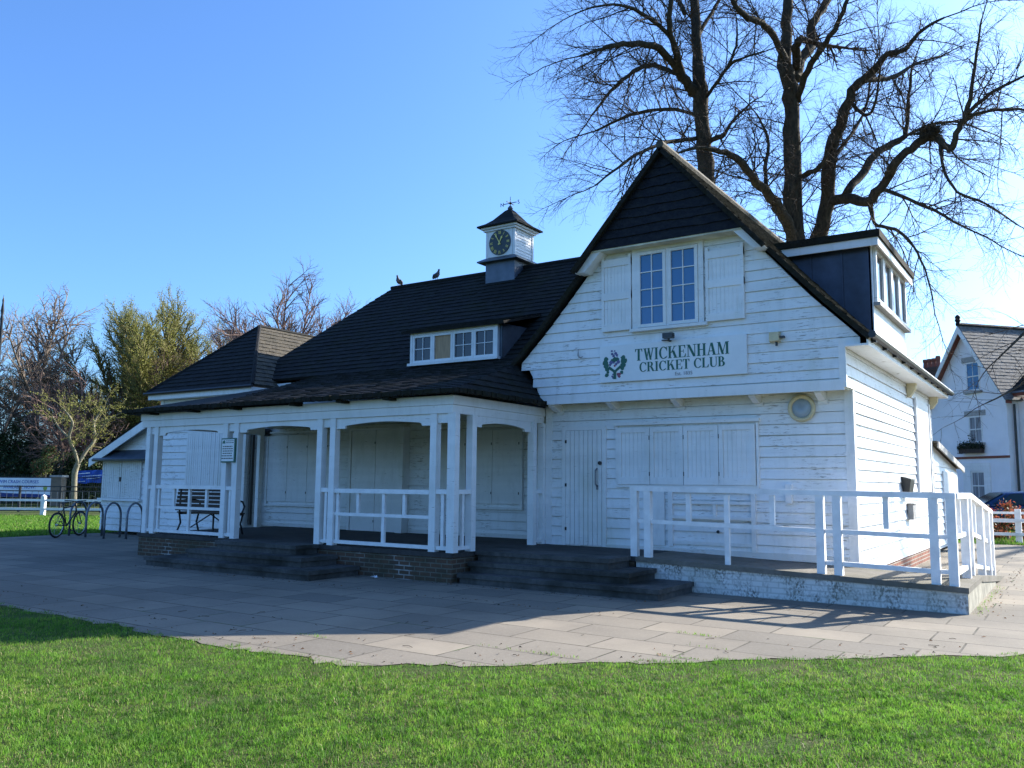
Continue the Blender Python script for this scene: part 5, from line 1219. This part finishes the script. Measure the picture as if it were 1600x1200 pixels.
shrub('evergreen_hedge', 'dark evergreen mass at the far left behind the white banner', 'hedge', G(10, 58), lob((0, 0, 2.0, 2.6, 1.4, 2.2), (1.6, 0, 1.8, 1.5, 1.3, 1.9), (-2.4, 0, 2.2, 2, 1.4, 2.2), (.4, .5, 4.3, 1.6, 1.4, 1.6)), 19000, .09, ['evergreen_leaf', 'hedge_leaf', 'evergreen_leaf'], 42)
shrub('ivy_shrub', 'bright green ivy and rusty growth on the wall left of the brick pillar', 'shrub', G(64, 55), lob((0, 0, 2.3, .75, .6, 1.0), (.35, 0, 3.1, .5, .5, .9)), 2800, .075, ['ivy_leaf', 'ivy_leaf', 'rusty_leaf'], 43)
shrub('bramble_thicket', 'brown and olive thicket under the yellow-green tree', 'shrub', G(205, 64), lob((-2, 0, 2.2, 2.4, 1.5, 2.4), (2.2, 0, 2.0, 2.4, 1.6, 2.2), (0, .6, 3.6, 2.0, 1.4, 1.8)), 9000, .07, ['rusty_leaf', 'olive_twig', 'spring_leaf'], 44)
shrub('ivy_tree_mass', 'ivy-clad bush rising behind the dark hedge at the left edge', 'shrub', G(38, 61), lob((0, 0, 4.6, 1.7, 1.2, 2.0), (1.2, 0, 3.6, 1.2, 1.0, 1.6)), 6500, .08, ['evergreen_leaf', 'hedge_leaf', 'ivy_leaf'], 45)
shrub('box_hedge', 'low green hedge below the blue banner', 'hedge', G(143, 53), lob((-.5, 0, .5, .9, .5, .55), (.7, 0, .5, .9, .5, .55)), 3600, .055, ['hedge_leaf', 'evergreen_leaf'], 46)

# ================================================================== left background
wf = thing('post_and_rail_fence', 'low white post and rail fence along the far side of the lawn', 'fence', tuple(f0), None)
rot = math.atan2(RC.y, RC.x)
def along(d, off=0, z=0.): return f0+gr*d+FC*off+V3((0, 0, z))
for k in range(-5, 4):
    m = MB(); p = along(k*2.75); m.bar(p+V3((0, 0, -.1)), p+V3((0, 0, .86)), .17, .17, FC); m.lathe([(.12, .86), (.02, .92)], (p.x, p.y, 0), 4); m.build('post', 'rail_white', wf)
for nm, z in (('top_rail', .68), ('bottom_rail', .30)):
    m = MB(); m.bar(along(-16, -.02, z), along(12, -.02, z), .05, .10); m.build(nm, 'rail_white', wf)
gf = thing('guard_railing', 'black pedestrian guard railing beside the road beyond the white fence', 'railing', tuple(along(0, 4.4)), None)
for z in (.06, 1.02, 1.24):
    m = MB(); m.bar(along(-16, 4.4, z), along(12, 4.4, z), .05, .05); m.build('rail', 'black_metal', gf)
m = MB()
for k in range(90): m.tube([along(-16+k*.31, 4.4, .07), along(-16+k*.31, 4.4, 1.01)], .011, 4)
m.build('bars', 'galvanised_steel', gf)
for k in range(-8, 7):
    m = MB(); m.bar(along(.42+k*2., 4.4, 0), along(.42+k*2., 4.4, 1.28), .09, .09, FC); m.build('post', 'black_metal', gf)
sf = thing('spiked_railing', 'black spike-topped railing behind the banners across the road', 'railing', tuple(along(0, 14.9)), None)
for z in (.3, 1.7):
    m = MB(); m.bar(along(-22, 14.9, z), along(12, 14.9, z), .04, .05); m.build('rail', 'black_metal', sf)
m = MB()
for k in range(240): m.tube([along(-22+k*.14, 14.9, .0), along(-22+k*.14, 14.9, 1.78), along(-22+k*.14, 14.9, 1.90)], [.012, .012, .001], 4)
m.build('bars', 'black_metal', sf)
# banners
bl, br = W(-62, 776, 52.5), W(79.5, 776, 51.6); bh = 1.16
ban = thing('swimming_banner', 'white and blue banner advertising swim crash courses, tied to the spiked railing', 'banner', tuple(bl.lerp(br, .5)))
ubx = (br-bl); ubx.z = 0; bw = ubx.length; ubx.normalize(); ub = ubx.cross(V3((0, 0, 1))).normalized()
if ub.dot(CAM-bl) < 0: ub = -ub
z0b = .50
def BP(u, z, d=0.): return V3((bl.x, bl.y, z0b))+ubx*u+V3((0, 0, z))+ub*d
m = MB(); m.prism([BP(0, .0), BP(bw, .0), BP(bw, bh), BP(0, bh)], -ub*.012); m.build('sheet', 'banner_white', ban)
m = MB(); n = 30
for k in range(n):
    a, b = k/n, (k+1)/n; f = lambda t: .12+.30*(1-t)+.03*math.sin(t*9)
    m.prism([BP(a*bw, .005, .004), BP(b*bw, .005, .004), BP(b*bw, f(b), .004), BP(a*bw, f(a), .004)], ub*.004)
m.build('wave', 'banner_deep', ban)
uz3 = V3((0, 0, 1))
text_mesh('lettering', 'SWIM CRASH COURSES', .27, 'banner_blue', ban, BP(bw-2.30, .84, .006), ubx, uz3, extr=.004)
text_mesh('lettering', 'AVAILABLE NOW!', .27, 'banner_blue', ban, BP(bw-2.15, .52, .006), ubx, uz3, extr=.004)
m = MB(); m.lathe([(.14, 0), (.13, .006)], BP(bw-.42, .56, .006), 14, ub); m.build('dot', 'banner_lime', ban)
b2 = thing('blue_banner', 'crumpled bright blue banner hanging behind the forked tree', 'banner', tuple(W(140, 745, 55)))
m = MB(); A2, B2 = W(116, 748, 55), W(162, 746, 55); nU, nV = 14, 6
gp = [[A2.lerp(B2, i/nU)+V3((0, 0, .50-.82*j/nV+.03*math.sin(i*.9)*j/nV))-FC*(.05*math.sin(i*1.3+j*.8)) for i in range(nU+1)] for j in range(nV+1)]
for j in range(nV):
    for i in range(nU): m.poly([gp[j+1][i], gp[j+1][i+1], gp[j][i+1], gp[j][i]]); m.poly([p+FC*.01 for p in (gp[j][i], gp[j][i+1], gp[j+1][i+1], gp[j+1][i])])
m.build('sheet', 'banner_blue', b2)
m = MB()
for j, (a, b, w) in enumerate(((.10, .55, .06), (.30, .95, .05), (.45, .9, .08), (.12, .4, .04))):
    p, q = A2.lerp(B2, a), A2.lerp(B2, b); z = .28-.17*j; m.prism([p+V3((0, 0, z))-FC*.10, q+V3((0, 0, z+.02))-FC*.10, q+V3((0, 0, z+.02+w))-FC*.10, p+V3((0, 0, z+w*.5))-FC*.10], -FC*.006)
m.build('pale_streaks', 'banner_white', b2)
gp_ = thing('gate_pillar', 'square brown brick gate pillar with a stone cap between the banners', 'pillar', tuple(G(92, 52)))
c = G(92, 52); m = MB(); m.bar(c+V3((0, 0, -.1)), c+V3((0, 0, 1.72)), .62, .62, FC); m.build('shaft', 'pillar_brick', gp_)
m = MB(); m.bar(c+V3((0, 0, 1.72)), c+V3((0, 0, 1.84)), .76, .76, FC); m.build('cap', 'grey_stone', gp_)
lc = G(-17, 30); lampp = thing('lamp_post', 'tall dark ornamental lamp post at the extreme left edge', 'lamp post', tuple(lc))
m = MB(); m.lathe([(.10, 0), (.10, .9), (.07, 1.0), (.06, 3), (.055, 5.6), (.06, 5.65), (.05, 7.2), (.07, 7.3), (.04, 7.45), (.065, 7.6), (.03, 7.9), (.04, 8.0), (.012, 8.1), (.004, 8.2)], tuple(lc), 10); m.build('column', 'black_metal', lampp, True)
m = MB(); m.tube([lc+V3((0, 0, 5.6)), lc+RC*.14+V3((0, 0, 5.62)), lc+RC*.22+V3((0, 0, 5.52))], .02, 6); m.lathe([(.01, 0), (.07, -.04), (.12, -.10)], tuple(lc+RC*.22+V3((0, 0, 5.54))), 12); m.build('lantern', 'galvanised_steel', lampp)

# ================================================================== right background
hu = V3((.75, -.66, 0)).normalized(); P0 = V3((.007, 34.965, 0))
hs = thing('white_house', 'tall white rendered house with a steep gable and slate roof at the right', 'house', tuple(P0), None, math.atan2(hu.y, hu.x), True)
WL, WR, EZ, AZ, AX = -5.1, .0, 6.25, 10.05, -2.45
m = MB(); m.prism([(WL, 0, -.1), (WR, 0, -.1), (WR, 0, EZ), (AX, 0, AZ-.15), (WL, 0, EZ)], (0, 9.5, 0)); m.build('wall', 'render_white', hs)
m = MB(); courses(m, (WR+.35, -.42, EZ-.32), (WR+.35, 9.8, EZ-.32), (AX, -.42, AZ+.1), (AX, 9.8, AZ+.1), 22, 34, .015, .10); m.build('roof', 'pale_slates', hs)
m = MB(); courses(m, (WL-.35, 9.8, EZ-.32), (WL-.35, -.42, EZ-.32), (AX, 9.8, AZ+.1), (AX, -.42, AZ+.1), 22, 34, .015, .10); m.build('roof', 'pale_slates', hs)
m = MB(); m.tube([(AX, -.44, AZ+.13), (AX, 9.8, AZ+.13)], .11, 8); m.lathe([(.13, 0), (.10, .12), (.16, .18), (.12, .28), (.14, .40), (.05, .5)], (AX, -.38, AZ+.15), 8); m.build('ridge', 'black_boards', hs)
for sx, e in ((1, WR+.35), (-1, WL-.35)):
    m = MB(); m.prism([(e, -.45, EZ-.60), (e, -.45, EZ-.36), (AX, -.45, AZ+.06), (AX, -.45, AZ-.34)], (0, .05, 0)); m.build('bargeboard', 'white_paint', hs)
    m = MB(); m.prism([(e, -.39, EZ-.50), (e, -.39, EZ-.42), (AX, -.39, AZ-.03), (AX, -.39, AZ-.12)], (0, .385, 0)); m.build('verge_soffit', 'red_trim', hs)
boxes('string_course', 'red_trim', hs, (WL, WR+.02, -.05, .02, 3.08, 3.20))
for k, (zb, zt) in enumerate(((6.62, 8.12), (3.92, 5.28), (.95, 2.42))):
    xa, xb = -2.45, -1.58
    m = MB(); m.box(xa, xa+.06, -.035, .02, zb, zt); m.box(xb-.06, xb, -.035, .02, zb, zt); m.box(xa+.061, xb-.061, -.035, .02, zt-.06, zt); m.box(xa+.061, xb-.061, -.035, .02, zb, zb+.07)
    zm = (zb+zt)/2; m.box(xa+.061, xb-.061, -.045, .02, zm-.03, zm+.03); m.box((xa+xb)/2-.014, (xa+xb)/2+.014, -.03, .0, zb+.071, zm-.031); m.box((xa+xb)/2-.014, (xa+xb)/2+.014, -.03, .0, zm+.031, zt-.061)
    w = m.build('window', 'white_paint', hs)
    m = MB(); m.box(xa+.05, xb-.05, -.012, -.002, zb+.05, zt-.05); m.build('pane', ['sky_pane', 'curtain', 'curtain'][k], w)
    if k < 2: boxes('lintel', 'grey_stone', hs, (xa-.26, xb+.24, -.05, .02, zt+.02, zt+.30)); boxes('sill', 'grey_stone', hs, (xa-.16, xb+.14, -.14, .02, zb-.14, zb-.01))
boxes('window_surround', 'white_paint', hs, (-2.98, -2.47, -.07, .02, .2, 2.86), (-1.56, -1.20, -.07, .02, .2, 2.86), (-2.469, -1.561, -.07, .02, 2.44, 2.86))
m = MB(); m.tube([(WR+.12, .35, 0), (WR+.12, .35, EZ-.5)], .06, 8); m.build('downpipe', 'black_plastic', hs)
# bay on the side
m = MB(); m.box(.01, 1.9, .7, 4.4, -.1, 6.1); m.build('bay_wall', 'render_white', hs)
m = MB(); e = [(-.1, .25, 6.35), (2.3, .25, 6.35), (2.3, 4.9, 6.35), (-.1, 4.9, 6.35)]
courses(m, e[0], e[1], (-.1, 2.3, 8.15), (.6, 2.3, 8.15), 12, 12); courses(m, e[1], e[2], (.6, 2.3, 8.15), (.6, 3.2, 8.15), 12, 16); m.build('bay_roof', 'mossy_slates', hs)
boxes('bay_fascia', 'red_trim', hs, (.0, 2.3, .25, .31, 6.12, 6.34)); boxes('bay_gutter', 'galvanised_steel', hs, (-.05, 2.36, .17, .249, 6.27, 6.36))
wbx = thing('window_box', 'dark iron window box full of plants under the middle window of the white house', 'window box', tuple(P0+hu*-2.2), None, math.atan2(hu.y, hu.x), True)
m = MB()
for k in range(14): m.tube([(-.75+k*.115, -.38, 3.36), (-.75+k*.115, -.38, 3.74)], .012, 4)
for z in (3.36, 3.55, 3.74): m.bar((-.76, -.38, z), (.76, -.38, z), .02, .02); m.bar((-.76, -.38, z), (-.76, -.06, z), .02, .02); m.bar((.76, -.38, z), (.76, -.06, z), .02, .02)
m.build('iron_rail', 'black_metal', wbx)
m = MB(); m.box(-.7, .7, -.36, -.06, 3.37, 3.58); m.build('trough', 'dark_timber', wbx)
m = MB(); r = random.Random(6)
for k in range(900):
    x = r.uniform(-.75, .75); p = V3((x, r.uniform(-.42, -.05), 3.58+abs(r.gauss(0, .16))*(1.9 if abs(x-.05) < .12 else 1))); u = rvec(r)*.06; w_ = u.cross(rvec(r)).normalized()*.03; m.poly([p-u, p+w_, p+u, p-w_])
m.build('plants', 'evergreen_leaf', wbx)
# chimney of a farther house and the blue house
cb = W(1459, 600, 60); ch = thing('chimney_house', 'distant house whose red brick chimney stack with clay pots shows above the eaves', 'house', (cb.x, cb.y, 0), None, YAW, True)
m = MB(); m.prism([(-3, -2, -.1), (5, -2, -.1), (5, -2, 5.2), (1, -2, 8.0), (-3, -2, 5.2)], (0, 8, 0)); m.build('wall', 'soft_blue_wall', ch)
m = MB(); m.box(-.85, .62, -.4, .5, 6.5, 9.75); m.box(-.93, .70, -.48, .58, 9.751, 9.95); st_ = m.build('chimney_stack', 'chimney_brick', ch)
m = MB()
for k in range(4): m.lathe([(.17, 9.94), (.14, 10.35), (.18, 10.5+.12*(k == 3)), (.15, 10.62+.12*(k == 3))], (-.62+k*.36, 0, 0), 10)
m.build('chimney_pots', 'red_trim', st_)
m = MB(); m.tube([(-.75, .3, 9.9), (-.75, .3, 12.2)], .012, 4); m.bar((-1.25, .3, 11.9), (-.1, .3, 12.1), .012, .012)
for k in range(5): m.bar((-1.15+k*.24, .05, 11.92+.04*k), (-1.15+k*.24, .55, 11.92+.04*k), .008, .008)
m.build('aerial', 'galvanised_steel', ch)
hb2 = W(1462, 700, 50); bh2 = thing('blue_house', 'pale blue gabled house end glimpsed between the clubhouse and the white house', 'house', (hb2.x, hb2.y, 0), None, YAW, True)
m = MB(); m.box(-1.6, 1.6, 0, 6, -.1, 6.2); m.build('wall', 'soft_blue_wall', bh2)
m = MB(); m.box(-1.8, 1.8, -.8, -.05, 3.9, 4.0)
for k in range(26): m.box(-1.7+k*.13, -1.66+k*.13, -.78, -.74, 4.0, 5.5)
m.box(-1.8, 1.8, -.80, -.72, 5.5, 5.58); m.build('balcony', 'render_white', bh2)
m = MB(); m.box(-.5, .9, -.05, .02, 1.2, 3.6); w = m.build('window', 'white_paint', bh2); m = MB(); m.box(-.42, .82, -.07, -.051, 1.28, 3.52); m.build('pane', 'sky_pane', w)
m = MB(); courses(m, (-2, -.9, 6.1), (2, -.9, 6.1), (-2, 3, 8.4), (2, 3, 8.4), 10, 12); m.build('roof', 'pale_slates', bh2)
# fence and shrub on the right
fr = thing('post_and_rail_fence', 'white post and rail fence beside the verge on the right, in front of the car', 'fence', tuple(G(1587, 25)), None)
fa = G(1587, 25); fd2 = V3((.97, .24, 0)).normalized()
for k in range(-5, 6):
    m = MB(); p = fa+fd2*(k*2.4); m.bar(p+V3((0, 0, -.1)), p+V3((0, 0, .98)), .16, .16, (0, 1, 0)); m.build('post', 'rail_white', fr)
for nm, z in (('rail', .66), ('rail', .26)):
    m = MB(); m.bar(fa-fd2*12+V3((0, -.1, z)), fa+fd2*12+V3((0, -.1, z)), .05, .085); m.build(nm, 'rail_white', fr)
m = MB(); m.bar(fa-fd2*12+V3((0, .8, .60)), fa+fd2*12+V3((0, .8, .60)), .05, .07); m.bar(fa-fd2*12+V3((0, .8, .85)), fa+fd2*12+V3((0, .8, .85)), .05, .07); m.build('rail', 'rail_white', fr)
shrub('red_shrub', 'low shrub with red and orange new leaves behind the right-hand fence', 'shrub', G(1562, 26.5), lob((.1, 0, .55, .75, .5, .62), (-.9, .2, .5, .8, .5, .55), (-2, .2, .45, .8, .5, .5)), 5200, .055, ['red_leaf', 'red_leaf', 'rusty_leaf', 'hedge_leaf'], 51)
shrub('dark_hedge', 'dark low hedge behind the right-hand fence, beside the red shrub', 'hedge', G(1600, 28), lob((-1, 0, .35, 1.4, .5, .4), (1.5, 0, .4, 1.6, .5, .45)), 3000, .05, ['evergreen_leaf'], 52)
# parked car: side-on, nose to the left
cc = G(1566, 32.5, 0); car = thing('parked_car', 'blue estate car parked behind the right-hand fence, nose to the left', 'car', tuple(cc), None, math.atan2(du.y, du.x)+R(5), True)
def loft(secs, mat, name, parent, smooth=True):
    m = MB(); n = len(secs[0])
    for s in secs:
        for p in s: m.pt(p)
    for i in range(len(secs)-1):
        for j in range(n): a = i*n+j; b = i*n+(j+1) % n; m.face((a, b, b+n, a+n))
    m.face(list(range(n))[::-1]); m.face([(len(secs)-1)*n+j for j in range(n)]); return m.build(name, mat, parent, smooth)
def sec(x, zb, zt, wb_, wt):
    return [(x, -wb_, zb), (x, -wt*1.0, (zb+zt)*.55), (x, -wt*.96, zt-.05), (x, -wt*.80, zt), (x, wt*.80, zt), (x, wt*.96, zt-.05), (x, wt, (zb+zt)*.55), (x, wb_, zb)]
body = loft([sec(-2.15, .40, .62, .60, .62), sec(-2.05, .25, .72, .74, .80), sec(-1.5, .20, .84, .80, .87), (sec(-.9, .20, .93, .82, .88)), sec(0, .20, .97, .82, .89), sec(1.2, .20, .99, .82, .89), sec(1.9, .24, .98, .80, .87), sec(2.12, .34, .92, .72, .80), sec(2.16, .45, .85, .66, .74)], 'car_blue', 'body', car)
def gsec(x, zt, wt, zb=.93): return [(x, -.83, zb), (x, -wt, zt-.07), (x, -wt+.10, zt), (x, wt-.10, zt), (x, wt, zt-.07), (x, .83, zb)]
loft([gsec(-1.02, .96, .80), gsec(-.45, 1.28, .66), gsec(-.15, 1.42, .62), gsec(.5, 1.47, .61), gsec(1.2, 1.44, .61), gsec(1.75, 1.32, .62), gsec(2.06, 1.0, .74)], 'car_blue', 'cabin', car)
for s in (-1, 1):
    for pts in ([(-.72, .985), (-.62, .985), (-.12, 1.36), (-.25, 1.31)], [(-.52, .985), (.40, .985), (.40, 1.395), (-.02, 1.37)], [(.48, .985), (1.22, .985), (1.16, 1.375), (.48, 1.395)], [(1.30, 1.0), (1.78, 1.02), (1.62, 1.27), (1.24, 1.365)]):
        yy = lambda z: s*(.845-(z-.93)*.47)
        m = MB(); m.prism([(x, yy(z)*1.0, z) for x, z in pts], (0, s*.012, 0)); m.build('side_window', 'car_glass', car)
    for x in (-1.32, 1.28):
        m = MB(); m.lathe([(.315, -.10), (.33, -.06), (.33, .06), (.315, .10)], (x, s*.78, .32), 24, (0, 1, 0)); w = m.build('wheel', 'rubber', car)
        m = MB(); m.lathe([(.21, .0), (.20, .02), (.06, .03), (.05, .04)], (x, s*.875, .32), 16, (0, s, 0)); m.build('rim', 'chrome', w)
    m = MB(); m.prism([(2.165, s*.50, .80), (2.13, s*.80, .80), (2.09, s*.815, 1.0), (2.12, s*.5, 1.0)], (.02, 0, 0)); m.prism([(1.86, s*.872, .84), (2.1, s*.82, .82), (2.08, s*.82, .99), (1.88, s*.872, .98)], (0, s*.02, 0)); m.build('tail_light', 'car_light', car)
    m = MB(); m.lathe([(.10, 0), (.07, .03)], (-2.10, s*.58, .64), 12, (-1, 0, 0)); m.build('headlight', 'chrome', car)
    m = MB(); m.box(-.62, -.45, s*.93-.08, s*.93+.08, .95, 1.07); m.build('mirror', 'car_blue', car)
    m = MB(); m.box(.28, .42, s*.892-.006, s*.892+.012, .80, .83); m.box(1.12, 1.26, s*.892-.006, s*.892+.012, .80, .83); m.build('door_handle', 'black_plastic', car)
m = MB(); m.prism([(-.98, -.70, 1.0), (-.98, .70, 1.0), (-.22, .56, 1.40), (-.22, -.56, 1.40)], (-.02, 0, .01)); m.build('windscreen', 'car_glass', car)
m = MB(); m.prism([(2.06, -.64, 1.04), (2.06, .64, 1.04), (1.79, .55, 1.30), (1.79, -.55, 1.30)], (.02, 0, .01)); m.build('rear_window', 'car_glass', car)
# dark tree line that closes the horizon
def treeline(name, label, a, b, n, h, seed):
    r = random.Random(seed); m = MB()
    for k in range(n):
        p = a.lerp(b, r.random()); hh = h*r.uniform(.55, 1); c = V3((p.x+r.uniform(-4, 4), p.y+r.uniform(-4, 4), 0))
        for j in range(220):
            q = rvec(r); s = r.uniform(.25, .5); pz = c+V3((q.x*3.2, q.y*3.2, hh*.5+q.z*hh*.5)); u = rvec(r)*s; w_ = u.cross(rvec(r)).normalized()*s*.6; m.m = r.randrange(2); m.poly([pz-u, pz+w_, pz+u, pz-w_])
    tag(m.build(name, ['evergreen_leaf', 'grey_twig']), label, 'wood', None, 'stuff')
treeline('distant_wood', 'dark distant trees closing the view beyond the road on the left', G(-500, 95), G(420, 95), 70, 6.0, 71)

# ================================================================== light
sunv = V3((.86, 1.55, 1.)).normalized()
sd = bpy.data.lights.new('sun', 'SUN'); so = bpy.data.objects.new('sun', sd); COL.objects.link(so)
sd.energy = 5.0; sd.angle = R(.53); sd.color = (1., .94, .84); so.location = (0, 0, 60)
so.rotation_euler = (-sunv).to_track_quat('-Z', 'Y').to_euler()
world = bpy.data.worlds.new('World'); scene.world = world; world.use_nodes = True
wt = world.node_tree; bg = wt.nodes['Background']; sk = wt.nodes.new('ShaderNodeTexSky'); sk.sky_type = 'NISHITA'; sk.sun_disc = False
sk.sun_elevation = math.asin(sunv.z); sk.sun_rotation = math.atan2(sunv.x, sunv.y)
sk.altitude = 0; sk.air_density = 1.0; sk.dust_density = 1.9; sk.ozone_density = 3.2
tint = wt.nodes.new('ShaderNodeMix'); tint.data_type = 'RGBA'; tint.blend_type = 'MULTIPLY'; tint.inputs[0].default_value = 1; tint.inputs[7].default_value = (.70, 1.04, 1.46, 1)   # the photograph's cool daylight balance
wt.links.new(sk.outputs[0], tint.inputs[6]); wt.links.new(tint.outputs[2], bg.inputs['Color']); bg.inputs['Strength'].default_value = .086
vs = scene.view_settings; vs.view_transform = 'Standard'; vs.look = 'None'; vs.exposure = 1.35; vs.gamma = 1
scene.render.resolution_x = 1024; scene.render.resolution_y = 768
